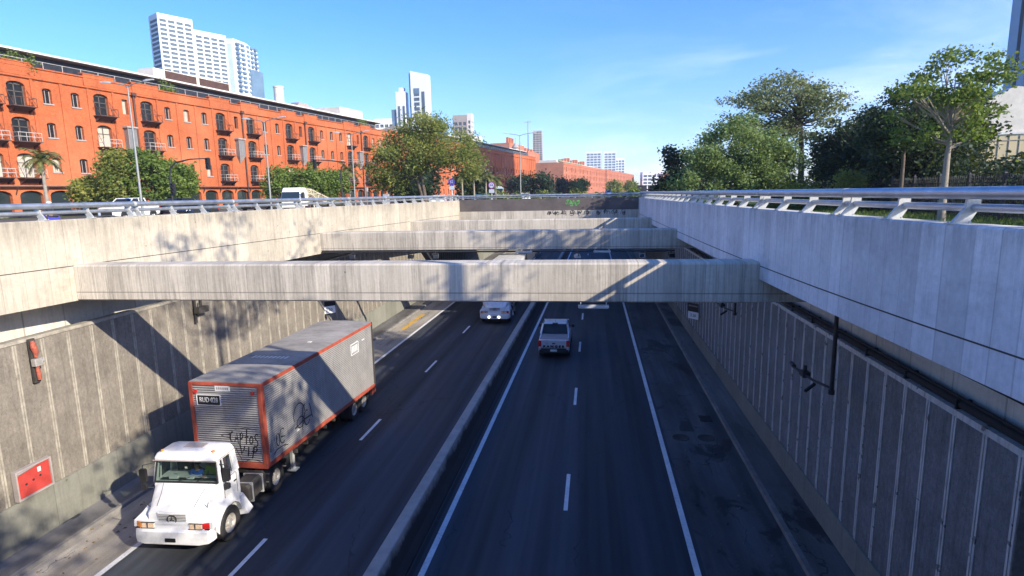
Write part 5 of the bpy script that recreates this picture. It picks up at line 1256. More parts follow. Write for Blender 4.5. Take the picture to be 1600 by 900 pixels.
mb=MB();mb.box(1,13,-.3,0,60,100);mb.build('glazed_front',simple('white_tower_glazing',(.6,.72,.8),.2,.1,.1,.2),t)
mb=MB();mb.box(9,16.6,12,24.5,40,86);mb.build('dark_glazed_corner',M['bluish'],t);tag(t,'pale glass tower with a dark blue lower corner right of the white apartment slabs','tower')
# t3 slanted white tower
t=empty('office_tower',(-126.5,418,ST),R(-4));mb=MB();mb.loft([[(0,0,0),(12.4,0,0),(12.4,7,0),(0,7,0)],[(0,0,87.5),(12.4,0,84.5),(12.4,7,84.5),(0,7,87.5)]]);mb.build('body',M['tow_w'],t)
mb=MB();mb.box(-1.2,0,.5,6.5,0,86);mb.build('side_glazing',M['bluish'],t)
for k in range(15):
    mb=MB();mb.box(2.4,6.3,-.2,.0,24+k*3.3,26.2+k*3.3);mb.build('window_band',M['tow_g'],t)
mb=MB();mb.box(8.0,10.2,-.22,0,24,73);mb.build('dark_stripe',M['tow_g'],t);mb=MB();mb.box(2.2,6.4,-.22,0,72,75.5);mb.build('top_window',M['bluish'],t)
tag(t,'slim white tower with a slanted top above the big tree','tower')
t=empty('office_tower',(-142.5,420,ST),R(-4));mb=MB();mb.box(4.2,11,0,7,0,74);mb.box(6,9.5,2,6,74,77);mb.box(11,13.5,2,7,0,55);mb.build('body',M['tow_w'],t)
mb=MB();mb.box(0,4.2,1,11,0,62);mb.build('blue_glazed_wing',M['bluish'],t)
for x in(5.6,9.2):
    mb=MB();mb.box(x,x+1.5,-.2,0,20,64);mb.build('dark_stripe',M['tow_g'],t)
tag(t,'white tower with a blue glazed left wing, left of the slant-topped tower','tower')
grid_tower('apartment_block',(-156,421,ST),0,15,12,56,4,3,16,'lower white block left of the two slim white towers',crown=3)
grid_tower('apartment_block',(-93,402,ST),0,10,10,54,3,3,15,'pale grey block with a stepped top showing through the right of the big tree',wallm='sill')
grid_tower('apartment_block',(-83.5,403,ST),0,3.2,8,55,1,2,16,'narrow grey tower at the right edge of the big tree',wallm='roofedge')
grid_tower('apartment_block',(-88,405,ST),0,13,8,40,4,2,11,'pale broad block low at the right edge of the big tree',wallm='tow_w')
# domed lantern, small far block
t=empty('roof_lantern',(-37.5,300,ST));mb=MB();mb.lathe((0,0,0),(0,0,1),[(2.6,0),(2.6,19),(3.2,19.2),(3.2,20),(1.5,20.4),(1.5,23.5),(2.0,23.7),(1.0,25.2),(.2,26.2),(.1,29),(0,29)],14);mb.build('drum',M['sill'],t,smooth=True);tag(t,'small grey domed lantern above the brown warehouse roof','lantern')
grid_tower('apartment_block',(-62,330,ST),0,22,10,22.5,6,3,6,'low pale block behind the brown warehouse roof',crown=2,cat='building')
# unfinished tower with scaffolding
t=empty('scaffolded_tower',(-58,600,ST));mb=MB();mb.hexa([(0,0,0),(11,0,0),(11,11,0),(0,11,0)],[(1.2,1,62),(9.3,1,62),(9.3,10,62),(1.2,10,62)]);mb.build('body',M['sill'],t)
for k in range(26):
    mb=MB();f=k/26;a=f*1.2;mb.box(a-.5,11.5-f*1.7,-.6,11.5,6+k*2.2,6.35+k*2.2);mb.build('scaffold_lift',M['roofedge'],t)
for x in(-.2,3.5,7.2,11):
    mb=MB();mb.bar((x,-.7,0),(x*.85+1,-.4,63),.35);mb.build('scaffold_pole',M['roofedge'],t)
mb=MB();mb.bar((-4.5,4,0),(-4.5,4,72),.8);mb.bar((-8,4,71),(-1,4,71),.6);mb.build('crane_mast',M['sill'],t)
tag(t,'distant tapering tower wrapped in scaffolding','tower')
grid_tower('apartment_tower',(-5.5,800,ST),R(-3),20,18,53,4,3,15,'left of the two distant pale towers beyond the warehouses',glassm='bluish',crown=2)
grid_tower('apartment_tower',(18,805,ST),R(-3),16,18,53,3,3,15,'right-hand one of the pair of distant pale towers beyond the warehouses',glassm='bluish',crown=2)
grid_tower('apartment_tower',(33,812,ST),R(-3),13,16,44,3,3,12,'lower pale tower at the right of the distant pair',glassm='bluish',crown=2)
grid_tower('far_building',(55,640,ST),R(4),34,16,20,7,3,5,'low pale building closing the avenue at the far end',crown=2,cat='building')
t=empty('far_building',(56,470,ST),R(8));mb=MB();mb.box(0,26,0,14,0,13);mb.build('wall',M['brickfar'],t)
for k in range(8):
    for z in(3,7):
        mb=MB();mb.box(1.5+k*3,3+k*3,-.06,.1,z,z+1.8);mb.build('window',M['winglass'],t)
mb=MB();mb.box(-.3,26.3,-.3,14.3,13,13.6);mb.build('roof',M['plaster'],t);tag(t,'low orange building left of the far palm','building')
# w1 neighbour behind roofs: brick chimneys row
t=empty('roof_top_building',tuple(P0+DV*262+Vector((-30,30,ST))),TH);mb=MB();mb.box(0,30,0,12,0,30);
for k in range(4):mb.box(1+k*3,2.4+k*3,1,2.4,30,33.2)
mb.box(38,66,0,12,0,27.5)
for k in range(3):mb.box(40+k*7,43+k*7,2,4,27.5,29.6)
mb.build('wall',M['brickfar'],t);tag(t,'pinkish brick block with rooftop chimneys rising behind the pale warehouse','building')
grid_tower('office_tower',(113,100,ST),R(5),48,26,128,7,5,26,'unseen pale office tower added beyond the right edge to shade the brown warehouse',crown=4)  # out of view; added only to throw shade on the second warehouse
# right-hand glass tower
t=empty('glass_tower',(89.6,146,ST),R(-34));gm=G('blue_green_tower_glazing');p=gm.pos(True);s=gm.sep(p)
fr=gm.math('FRACT',gm.math('DIVIDE',s[2],3.6));ln=gm.math('LESS_THAN',fr,.12);nn=gm.noise(gm.scl(p,(.35,.35,.12)),1.4,6,.7,1.2)
c=gm.ramp(nn,[(.35,(.04,.10,.13)),(.5,(.16,.30,.34)),(.62,(.45,.56,.56))]);c=gm.mix(gm.math('MULTIPLY',ln,.7),c,(.35,.42,.45));gm.pbr(c,.08,.2,None,.9)
mb=MB();mb.box(3.2,34,0,20,0,112);mb.build('glazed_body',gm.mat,t)
mb=MB();mb.box(0,1.5,-1.2,19,0,114);mb.box(2.1,3.19,-.6,19,0,113);fin=mb.build('corner_fin',simple('blue_grey_fin',(.22,.32,.42),.35,.3,.08,.1),t)
mb=MB();mb.box(1.5,2.1,-.2,18,0,113);mb.build('dark_recess',M['tow_g'],t)
for k in range(22):
    mb=MB();mb.box(3.2,34,-.12,-.002,5*k+4.2,5*k+4.45);mb.build('floor_band',M['galv'],t)
tag(t,'tall blue-green glass tower cut off by the right edge of the view','tower')
# pale hall with red and beige fronts
t=empty('exhibition_hall',(52,108,ST),R(-8));mb=MB()
mb.loft([[(x,-2,z) for x,z in((0,0),(34,0),(34,9.5),(30,14.5),(14,16.5),(4,11.0),(0,9))],[(x,30,z) for x,z in((0,0),(34,0),(34,9.5),(30,14.5),(14,16.5),(4,11.0),(0,9))]]);mb.build('hall_wall',M['plaster'],t)
mb=MB();mb.box(-.3,34,-2.3,-2.003,9.2,9.6);mb.build('string_course',M['roofedge'],t);tag(t,'pale cream hall behind the park trees, left of the glass tower','building')
t=empty('red_kiosk',(30.2,60,ST),R(-6));mb=MB();mb.box(0,2.5,0,2.4,0,5.6);mb.build('box',M['red'],t,bevel=.03)
mb=MB()
for k in range(9):mb.box(.15+k*.27,.24+k*.27,-.05,0-.002,.2,5.4)
mb.build('ribs',M['red'],t);tag(t,'red ribbed container-like box behind the park trees','container')
t=empty('yard_wall',(33.2,61,ST),R(-6));mb=MB();mb.box(0,9.5,0,.3,0,5.9);mb.build('panels',simple('beige_panel',(.46,.39,.24),.85,0,.12,1),t)
mb=MB()
for k in range(12):mb.box(k*.82,.05+k*.82,-.06,-.002,3.4,5.95)
mb.box(0,9.5,-.06,-.002,5.5,5.56);mb.build('mesh_bars',M['sill'],t);tag(t,'beige yard wall with a barred fence along its top','wall')

# ------------------------------------------------------------------ street surfaces
fe=lambda s,o,z:tuple(P0+DV*s+Vector((math.sin(TH),-math.cos(TH),0))*o+Vector((0,0,z)))
mb=MB();mb.poly([fe(-60,4,ST+.12),fe(700,4,ST+.12),fe(700,0.02,ST+.12),fe(-60,.02,ST+.12),fe(-60,4,ST),fe(700,4,ST)],[(0,1,2,3),(4,5,1,0)]);tag(mb.build('pavement',M['pave']),kind='structure')
mb=MB();mb.poly([fe(-60,28,ST+.008),fe(700,20,ST+.008),fe(700,9,ST+.008),fe(-60,9,ST+.008)],[(0,1,2,3)]);av=tag(mb.build('avenue',M['avenue']),kind='structure')
mb=MB()
for k in range(60):mb.poly([fe(-40+k*9,18.5,ST+.013),fe(-37+k*9,18.5,ST+.013),fe(-37+k*9,18.35,ST+.013),fe(-40+k*9,18.35,ST+.013)],[(0,1,2,3)])
mb.build('lane_marking',M['line'],av)
mb=MB();mb.poly([(-14,126,ST+.02),(16,126,ST+.02),(60,420,ST+.02),(18,420,ST+.02)],[(0,1,2,3)]);tag(mb.build('boulevard',M['avenue']),kind='structure')

# ------------------------------------------------------------------ trees
def leaf_cloud(cents,sig,nl,size,seed,flat=1.0,droop=0):
    rg=np.random.default_rng(seed);C_=np.repeat(np.array(cents),nl,axis=0);n=len(C_)
    off=rg.normal(size=(n,3))*np.array(sig);p=C_+off
    d=rg.normal(size=(n,3));d[:,2]=d[:,2]*.5-droop;d/=np.linalg.norm(d,axis=1)[:,None]
    q=rg.normal(size=(n,3));q[:,2]*=.6;w=np.cross(d,q);w/=np.linalg.norm(w,axis=1)[:,None]
    s=size*rg.uniform(.6,1.35,size=(n,1));a=p-d*s*.5;b=p+w*s*.28;c=p+d*s*.5;e=p-w*s*.28
    return np.stack([a,b,c,e],axis=1).reshape(-1,3)
def tree(name,loc,H,crown,ncl,nl,leaf,mat,seed,label,bark='bark',tr_=.18,sig=(.5,.5,.35),fork=.35,lean=(0,0),group=None,shell=.55,limbs=26,droop=.1,cat='tree',trunks=1):
    """crown: ellipsoids (x,y,z,rx,ry,rz) relative to the base of the trunk"""
    rg=random.Random(seed);t=empty(name,loc)
    vol=[e[3]*e[4]*e[5] for e in crown];cents=[]
    while len(cents)<ncl:
        e=rg.choices(crown,vol)[0]
        while 1:
            v=Vector((rg.uniform(-1,1),rg.uniform(-1,1),rg.uniform(-1,1)))
            if v.length<=1:break
        if v.length<shell and rg.random()<.75:v=v.normalized()*rg.uniform(shell,1)
        cents.append((e[0]+v.x*e[3],e[1]+v.y*e[4],e[2]+v.z*e[5]))
    mb=MB()
    for q in range(trunks):
        ox=(q-(trunks-1)/2)*.5
        fk=Vector((lean[0]*.4+ox*1.5,lean[1]*.4,H*fork));top=Vector((lean[0]+ox*2.5,lean[1],H*.86))
        pts=[Vector((ox,0,-.15)),Vector((ox+lean[0]*.1,lean[1]*.1,H*fork*.45)),fk]+[fk.lerp(top,k/4)+Vector((rg.uniform(-.12,.12),rg.uniform(-.12,.12),0))*H*.06 for k in(1,2,3,4)]
        mb.tube(pts,[tr_*1.35,tr_*1.02,tr_*.85,tr_*.62,tr_*.42,tr_*.25,tr_*.1],10)
    mb.build('trunk',M[bark],t,smooth=True)
    mb=MB();sel=cents[:] ;rg.shuffle(sel)
    for k,c in enumerate(sel[:limbs]):
        c=Vector(c);f=min(.95,max(0,(c.z/H-.25)*rg.uniform(.5,.9)));st=fk.lerp(top,f);L=(c-st).length
        md=st.lerp(c,.5)+Vector((rg.uniform(-.1,.1),rg.uniform(-.1,.1),-.06+rg.uniform(-.08,.1)))*L
        r0=tr_*(.5-.3*f);mb.tube([st,st.lerp(md,.5)+Vector((0,0,-.02*L)),md,md.lerp(c,.5),c],[r0,r0*.8,r0*.55,r0*.35,r0*.15],6)
        for j in range(2):
            e2=c+Vector((rg.uniform(-1,1),rg.uniform(-1,1),rg.uniform(-.3,.8)))*L*.22;mb.tube([md,md.lerp(e2,.6),e2],[r0*.3,r0*.2,r0*.08],5)
    mb.build('branches',M[bark],t,smooth=True)
    raw('crown',leaf_cloud(cents,sig,nl,leaf,seed,droop=droop),4,M[mat],t)
    return tag(t,label,cat,group)
def shrub(loc,rx,ry,h,n,leaf,mat,seed,label,group=None,name='shrub',cat='shrub'):
    return tree(name,loc,h,[(0,0,h*.55,rx,ry,h*.45),(rx*.3,0,h*.45,rx*.8,ry*.8,h*.42)],max(10,n//60),60,leaf,mat,seed,label,tr_=.05,sig=(rx*.22,ry*.22,h*.13),fork=.2,limbs=8,group=group,cat=cat)
# right-hand park
tree('broadleaf_tree',(11.6,49,ST),7.4,[(0,0,3.7,4.0,3.6,3.0),(-2.4,-1,2.5,2.8,2.6,2.2),(2.5,1,2.9,2.7,3,2.5),(.3,0,5.5,2.3,2.4,1.6)],170,230,.21,'leaf_bright',21,'light green bushy tree at the left end of the park, overhanging the right guard rail',tr_=.16,sig=(.42,.42,.34),fork=.2,limbs=45)
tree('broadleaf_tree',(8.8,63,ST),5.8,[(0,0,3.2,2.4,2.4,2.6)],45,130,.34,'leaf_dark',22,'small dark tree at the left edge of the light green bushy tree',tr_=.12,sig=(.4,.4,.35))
tree('feathery_tree',(20.1,60,ST),12.7,[(-4.6,0,8.7,3.3,3,2.1),(-2.2,0,10.3,3.6,3.2,2.0),(1.2,0,9.5,2.4,3,1.7),(-6.0,0,7.2,2.0,2.2,1.6),(.2,0,7.2,2.4,2.4,1.5),(-3.0,0,6.6,3.0,2.6,1.5)],125,95,.27,'leaf_sparse',23,'tall open-crowned tree rising behind the light green bushy tree',tr_=.26,sig=(.62,.6,.26),fork=.5,lean=(-.6,0),shell=.5,limbs=55,droop=.25,bark='bark')
tree('street_tree',(15.95,29.2,ST),7.6,[(.1,0,6.3,1.7,1.7,1.15),(-1.5,0,5.5,1.2,1.4,.9),(.8,0,5.5,1.1,1.3,1.2),(-1.2,.5,4.1,1.0,1.1,.6),(.7,0,4.0,.9,1.0,.5)],54,100,.18,'leaf_mid',24,'slender pale-trunked tree standing alone before the park fence',tr_=.14,sig=(.26,.26,.15),fork=.36,bark='bark_pale',limbs=34,droop=.35,shell=.6)
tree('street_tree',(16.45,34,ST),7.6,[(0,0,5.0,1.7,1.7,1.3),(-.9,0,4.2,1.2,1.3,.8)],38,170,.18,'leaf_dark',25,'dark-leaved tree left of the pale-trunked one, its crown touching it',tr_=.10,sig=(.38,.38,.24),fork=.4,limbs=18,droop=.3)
DG='dark park trees behind the iron fence'
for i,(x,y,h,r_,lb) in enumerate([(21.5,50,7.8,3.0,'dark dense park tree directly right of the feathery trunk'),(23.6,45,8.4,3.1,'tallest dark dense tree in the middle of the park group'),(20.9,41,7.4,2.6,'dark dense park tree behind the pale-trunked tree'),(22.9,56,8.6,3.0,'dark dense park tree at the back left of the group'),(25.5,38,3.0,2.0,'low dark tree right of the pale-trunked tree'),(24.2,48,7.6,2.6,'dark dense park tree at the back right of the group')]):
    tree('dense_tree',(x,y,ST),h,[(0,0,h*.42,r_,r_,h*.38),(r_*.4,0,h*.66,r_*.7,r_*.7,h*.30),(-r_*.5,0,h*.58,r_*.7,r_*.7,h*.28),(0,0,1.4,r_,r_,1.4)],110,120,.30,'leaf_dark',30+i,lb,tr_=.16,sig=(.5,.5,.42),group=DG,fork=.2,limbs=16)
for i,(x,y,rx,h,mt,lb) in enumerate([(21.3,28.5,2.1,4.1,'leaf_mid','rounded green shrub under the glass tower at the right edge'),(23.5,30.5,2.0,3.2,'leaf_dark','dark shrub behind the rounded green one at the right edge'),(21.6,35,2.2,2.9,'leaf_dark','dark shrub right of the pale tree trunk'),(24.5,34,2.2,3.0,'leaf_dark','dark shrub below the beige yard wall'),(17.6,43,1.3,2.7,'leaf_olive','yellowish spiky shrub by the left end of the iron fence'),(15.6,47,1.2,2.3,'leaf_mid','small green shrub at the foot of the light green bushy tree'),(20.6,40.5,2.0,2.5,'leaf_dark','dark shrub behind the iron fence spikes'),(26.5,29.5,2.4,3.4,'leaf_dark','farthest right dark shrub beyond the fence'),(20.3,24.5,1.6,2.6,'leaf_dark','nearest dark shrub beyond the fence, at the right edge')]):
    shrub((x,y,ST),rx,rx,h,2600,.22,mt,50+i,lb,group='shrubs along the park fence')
# trees just outside the frame, whose shadows fall in the trench
tree('street_tree',(16.5,18.2,ST),13.2,[(0,0,10.0,3.3,3.3,2.4),(-1.5,2,8.4,2,2,1.5)],42,60,.34,'leaf_sparse',61,'tall street tree beyond the right edge, shading the second beam',tr_=.2,sig=(.55,.55,.35),fork=.5,limbs=26)
tree('street_tree',(12.6,3.6,ST),11.5,[(0,0,8.4,3.2,3.4,2.2)],26,42,.34,'leaf_sparse',62,'tall street tree beside the camera, dappling the trailer',tr_=.15,sig=(.5,.5,.3),fork=.5,limbs=20)
tree('street_tree',(12.2,-3.8,ST),11,[(0,0,8.2,3.2,3.2,2.2)],26,42,.34,'leaf_sparse',63,'tall street tree behind the camera, dappling the left wall',tr_=.15,sig=(.5,.5,.3),fork=.5,limbs=20)
tree('street_tree',(8.8,8.6,ST),15.6,[(0,0,13.0,3.0,4.2,1.9),(-1,6,12.2,2.2,3,1.5)],17,40,.30,'leaf_sparse',64,'very tall street tree beside the bridge, dappling the left parapet',tr_=.15,sig=(.55,.55,.35),fork=.6,limbs=18)
# left avenue
tree('big_tree',(-24.4,85,ST),13.6,[(-2.2,0,8.0,4.6,4.5,3.4),(3.4,0,8.8,4.4,4.2,3.6),(-6.3,0,5.6,2.9,3.5,3.0),(.6,0,11.0,3.6,3.6,2.3),(6.8,0,6.0,2.0,2.8,2.4),(-5,0,3.6,3,3,1.8)],165,150,.34,'leaf_olive',71,'big spreading multi-stemmed tree in front of the first warehouse end',tr_=.26,sig=(.75,.75,.55),fork=.28,lean=(-1.5,0),limbs=60,trunks=2)
AG='street trees in front of the first warehouse'
for i,(x,y,h,r_,mt,lb) in enumerate([(-51.0,59,7.2,2.1,'leaf_olive','yellow-green street tree immediately left of the first lamp pole'),(-48.1,59.6,7.7,2.4,'leaf_mid','full green street tree immediately right of the first lamp pole'),(-45.9,60.6,5.8,1.9,'leaf_mid','lower green tree at the right of the first tree clump'),(-55.0,58.5,4.3,1.6,'leaf_olive','low spreading tree under the arcade left of the first tree clump'),(-43.2,78,5.8,2.3,'leaf_mid','green tree behind the white car-carrier cab'),(-39.6,79.5,6.2,2.4,'leaf_mid','green tree above the cream car-carrier deck'),(-37.2,82,5.4,2.0,'leaf_mid','green tree right of the cream car-carrier deck')]):
    tree('street_tree',(x,y,ST),h,[(0,0,h*.55,r_,r_,h*.40),(r_*.4,0,h*.66,r_*.7,r_*.7,h*.28)],60,85,.36,mt,80+i,lb,tr_=.13,sig=(.42,.42,.34),group=AG,fork=.3,limbs=20)
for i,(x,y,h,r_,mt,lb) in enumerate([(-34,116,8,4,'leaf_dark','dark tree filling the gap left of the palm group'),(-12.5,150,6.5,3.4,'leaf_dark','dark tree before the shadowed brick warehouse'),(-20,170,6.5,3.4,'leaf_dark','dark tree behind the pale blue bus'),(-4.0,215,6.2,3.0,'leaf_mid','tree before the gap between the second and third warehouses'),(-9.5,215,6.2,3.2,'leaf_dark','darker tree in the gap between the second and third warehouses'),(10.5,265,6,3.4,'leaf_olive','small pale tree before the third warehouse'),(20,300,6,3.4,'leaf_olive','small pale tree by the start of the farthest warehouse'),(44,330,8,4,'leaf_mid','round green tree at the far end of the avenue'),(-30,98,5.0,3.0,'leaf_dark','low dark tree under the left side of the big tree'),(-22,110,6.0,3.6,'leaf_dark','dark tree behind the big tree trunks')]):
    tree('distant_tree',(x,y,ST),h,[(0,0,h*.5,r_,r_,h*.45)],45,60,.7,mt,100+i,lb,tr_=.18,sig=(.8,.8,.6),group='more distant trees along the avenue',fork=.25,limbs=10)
def palm(loc,H,nf,fl,seed,label,group=None,tr_=.17):
    t=empty('palm_tree',loc);rg=random.Random(seed)
    lx=rg.uniform(-.2,.2);mb=MB();mb.tube([(0,0,-.1),(lx*.2,0,H*.3),(lx*.6,0,H*.7),(lx,0,H)],[tr_*1.3,tr_,tr_*.85,tr_*.95],10);mb.build('trunk',M['bark_pale'],t,smooth=True)
    mb=MB()
    for i in range(nf):
        a=2*PI*i/nf*2.4+rg.uniform(-.2,.2);el=rg.uniform(-.5,1.25);L=fl*rg.uniform(.85,1.1);pts=[];v=Vector((math.cos(a)*math.cos(el),math.sin(a)*math.cos(el),math.sin(el)));p=Vector((lx,0,H))
        for k in range(8):
            pts.append(p.copy());p=p+v*L/8;v=(v+Vector((0,0,-.24))).normalized()
        mb.tube(pts,[.03,.03,.025,.02,.018,.014,.01,.006],4)
        for k in range(1,8):
            c=pts[k];d=(pts[k]-pts[k-1]).normalized();side=d.cross(Vector((0,0,1))).normalized()
            for j in range(3):
                cc=pts[k-1].lerp(c,j/3)
                for s in(-1,1):
                    e=cc+side*s*L*.23*(1-.45*k/8)+d*L*.10+Vector((0,0,-L*.09*rg.uniform(.4,1.3)));w=d*.05
                    mb.face([cc-w,cc+w,e+w*.3,e-w*.3])
    mb.build('fronds',M['leaf_palm'],t);return tag(t,label,'palm',group)
palm((-51.7,50.2,ST),5.6,22,2.2,5,'single palm in front of the near warehouse at the far left')
for i,(x,y,h) in enumerate([(-21.0,96,4.3),(-19.2,97,4.9),(-17.4,98,4.4),(-16.0,100,3.9)]):
    palm((x,y,ST),h,18,2.2,40+i,['leftmost palm of the group under the right side of the big tree','tallest palm of the group under the right side of the big tree','third palm from the left right of the big tree','rightmost and shortest palm of the group by the second round sign'][i],'palms between the two round signs')
palm((-35.5,84,ST),5.2,20,2.6,51,'drooping palm at the left edge of the big tree')
palm((15.6,112,ST),4.6,18,2.4,52,'small palm beyond the end of the right guard rail')
# ------------------------------------------------------------------ poles, signs, fence
def lamp(loc,H,arms,label,rz=0,armL=2.0,r_=.11,group='tall street lamps on the avenue'):
    t=empty('street_lamp',loc,rz);mb=MB();mb.tube([(0,0,0),(0,0,H*.5),(0,0,H)],[r_,r_*.8,r_*.5],12);mb.build('pole',M['pole'],t,smooth=True)
    mb=MB();mb.lathe((0,0,0),(0,0,1),[(r_*2.2,0),(r_*2.2,.05),(r_*1.3,.06),(r_*1.2,.5),(0,.5)],12);mb.build('base_plate',M['pole'],t)
    for s in arms:
        mb=MB();mb.tube([(0,0,H-.1),(s*armL*.3,0,H+.12),(s*armL,0,H+.3)],[r_*.45,r_*.4,r_*.35],8);am=mb.build('arm',M['pole'],t,smooth=True)
        mb=MB();x=s*armL;mb.loft([[(x-.05*s,-.06,H+.25),(x-.05*s,.06,H+.25),(x-.05*s,.06,H+.36),(x-.05*s,-.06,H+.36)],[(x+.3*s,-.15,H+.28),(x+.3*s,.15,H+.28),(x+.3*s,.12,H+.44),(x+.3*s,-.12,H+.44)],[(x+.85*s,-.10,H+.36),(x+.85*s,.10,H+.36),(x+.85*s,.07,H+.44),(x+.85*s,-.07,H+.44)]]);mb.build('lamp_head',M['galvdull'],am,smooth=True)
    return tag(t,label,'street lamp',group)
lamp((-36.9,44.4,ST),10.7,(-1,1),'nearest tall double-armed lamp pole, before the near warehouse',armL=1.5)
lamp((-34.4,60,ST),9.6,(-1,1),'pale double-armed lamp pole left of the white car-carrier cab',armL=1.6)
lamp((-31.0,75,ST),9.5,(-1,1),'slim lamp pole between the car-carrier deck and the big tree',armL=1.6)
lamp((-11.15,95,ST),10.6,(-1,1),'tall double-armed lamp standing alone at the centre, before the brown warehouse',armL=1.9)
lamp((32.5,55,ST),7.3,(-1,),'thin lamp pole behind the beige yard wall at the right',armL=.8,r_=.06)
def mast(loc,H,L,rz,label,two=False):
    t=empty('traffic_signal_mast',loc,rz);mb=MB();mb.tube([(0,0,0),(0,0,H*.72),(.15,0,H*.85),(.7,0,H*.95),(L*.55,0,H),(L,0,H+.05)],[.11,.09,.085,.075,.06,.045],10);mb.build('mast_arm',M['darksteel'],t,smooth=True)
    for x,z in((L,H-.45),)+(((0.2,2.6),) if two else ()):
        mb=MB();rbox(mb,x-.19,x+.19,-.12,.14,z-.55,z+.55,.05);h=mb.build('signal_head',M['darksteel'],t)
        for k in range(3):
            mb=MB();mb.lathe((x,-.12,z+.36-k*.36),(0,-1,0),[(.12,0),(.13,.14),(.12,.14),(.11,.02),(0,.02)],14);mb.build('signal_lens',M['plastic'],h)
    return tag(t,label,'traffic signal','mast-arm traffic signals')
mast((-39.9,52,ST),5.35,3.9,R(4),'curved mast-arm traffic signal before the first tree clump',True)
m2=mast((-30.6,70,ST),6.0,-3.2,R(4),'curved mast-arm signal right of the car-carrier, arm pointing left')
t=empty('control_cabinet',(-24.2,68,ST));mb=MB();mb.box(-.35,.35,-.2,.2,0,1.75);mb.build('box',M['sill'],t,bevel=.02);mb=MB();mb.box(-.3,.3,-.215,-.201,.1,1.6);mb.build('door',M['galvdull'],t);tag(t,'small grey control cabinet left of the first round sign','cabinet')
t=empty('loudspeaker_post',(-25.8,66,ST));mb=MB();mb.tube([(0,0,0),(0,0,2.1)],.05,8);mb.build('post',M['pole'],t);mb=MB();mb.box(-.14,.14,-.12,.12,2.05,2.55);mb.build('head',M['sill'],t,bevel=.02);tag(t,'short grey post with a box head left of the control cabinet','post')
signblue=simple('violet_blue_sign_face',(.11,.07,.42),.4,0,.08,5);signred=simple('violet_sign_ring',(.30,.06,.28),.4,0,.08,5)
def rsign(loc,H,label,kind):
    t=empty('round_sign',loc,R(-14));mb=MB();mb.tube([(0,0,0),(0,0,H)],.04,8);mb.build('post',M['platewhite'],t)
    zc=H-.05;mb=MB();mb.lathe((0,-.05,zc),(0,-1,0),[(0,0),(.40,0),(.40,.02),(0,.02)],28);dsc=mb.build('sign_disc',signred if kind else signblue,t)
    if kind:
        mb=MB();mb.lathe((0,-.072,zc),(0,-1,0),[(0,0),(.30,0),(.30,.004),(0,.004)],28);mb.build('disc_face',M['platewhite'],dsc)
        mb=MB();strokes(mb,[[(-.17,-.12),(-.15,.05)],arc(0,.03,.15,.13,180,0,8),[(.17,-.12),(.15,.05)],[(-.18,-.02),(.18,-.02)]],.06,lambda a,b:(a,-.080,zc+b));mb.build('symbol',signblue,dsc)
    else:
        mb=MB();strokes(mb,[[(-.12,.16),(-.12,-.16)],[(-.20,.1),(-.05,.16)],[(.05,.02),(.18,-.14)],[(-.02,-.05),(.14,.03)],[(.02,.18),(.16,.14)]],.055,lambda a,b:(a,-.074,zc+b));mb.build('symbol',M['platewhite'],dsc)
    mb=MB();mb.box(-.33,.33,-.07,-.05,zc-.86,zc-.46);mb.build('text_plate',M['platewhite'],t,bevel=.006);return tag(t,label,'road sign','round blue signs on the far verge')
rsign((-15.6,65.9,ST),3.0,'round violet-blue sign with a white plate, left of two, in front of the big tree',0)
rsign((-11.1,66.4,ST),2.55,'round violet-ringed sign with a white plate, right of two, in front of the bus',1)
# dark kiosks at the far end of the right rail
for i,(x,y) in enumerate([(12.8,150),(15.6,152)]):
    t=empty('street_bin',(x,y,ST));mb=MB();mb.box(-1.1,1.1,-.8,.8,0,2.6);mb.box(-1.2,1.2,-.9,.9,2.6,2.75);mb.build('box',M['darksteel'],t,bevel=.04);tag(t,['left dark street kiosk at the far end of the right guard rail','right dark street kiosk at the far end of the right guard rail'][i],'kiosk')
# hedge line beyond the end wall
for i in range(9):
    shrub((-10.2+i*1.75+(i%2)*.3,54.6+i*.2,ST),.95,.5,1.55+.1*(i%3),480,.2,'leaf_olive' if i%2 else 'leaf_mid',140+i,['first','second','third','fourth','fifth','sixth','seventh','eighth','ninth'][i]+' low clipped shrub from the left along the top of the far end wall',group='low shrubs above the far end wall')
# iron park fence
t=empty('park_fence',(18.6,12,ST));FL=92
fp=None
for k in range(int(FL/2.5)):
    if fp is None:
        mb=MB();mb.bar((0,.04,.22),(0,2.46,.22),.05,.04);mb.bar((0,.04,1.72),(0,2.46,1.72),.05,.04)
        for j in range(16):
            y=.15+j*.155;mb.box(-.011,.011,y-.011,y+.011,.1,1.95);mb.hexa([(-.02,y-.02,1.95),(.02,y-.02,1.95),(.02,y+.02,1.95),(-.02,y+.02,1.95)],[(-.002,y-.002,2.1),(.002,y-.002,2.1),(.002,y+.002,2.1),(-.002,y+.002,2.1)])
        fp=mb.build('fence_panel',M['darksteel'],t);mb=MB();mb.box(-.06,.06,-.06,.06,0,2.12);mb.hexa([(-.08,-.08,2.12),(.08,-.08,2.12),(.08,.08,2.12),(-.08,.08,2.12)],[(0,0,2.25)]*4);ps=mb.build('fence_post',M['darksteel'],t)
    else:
        c=fp.copy();COL.objects.link(c);c.location=(0,k*2.5,0);c=ps.copy();COL.objects.link(c);c.location=(0,k*2.5,0)
tag(t,'black spiked iron fence along the edge of the park','fence')
mb=MB();mb.tube([(-.0,0,0),(0,0,3.5)],.10,10);
# overbridge parapet at the near end
mb=MB();mb.box(-15.9,5.3,.50,.68,ST-.9,ST+.75);tag(mb.build('bridge_edge',M['beam']),'low concrete edge of the overbridge just below the camera','parapet')
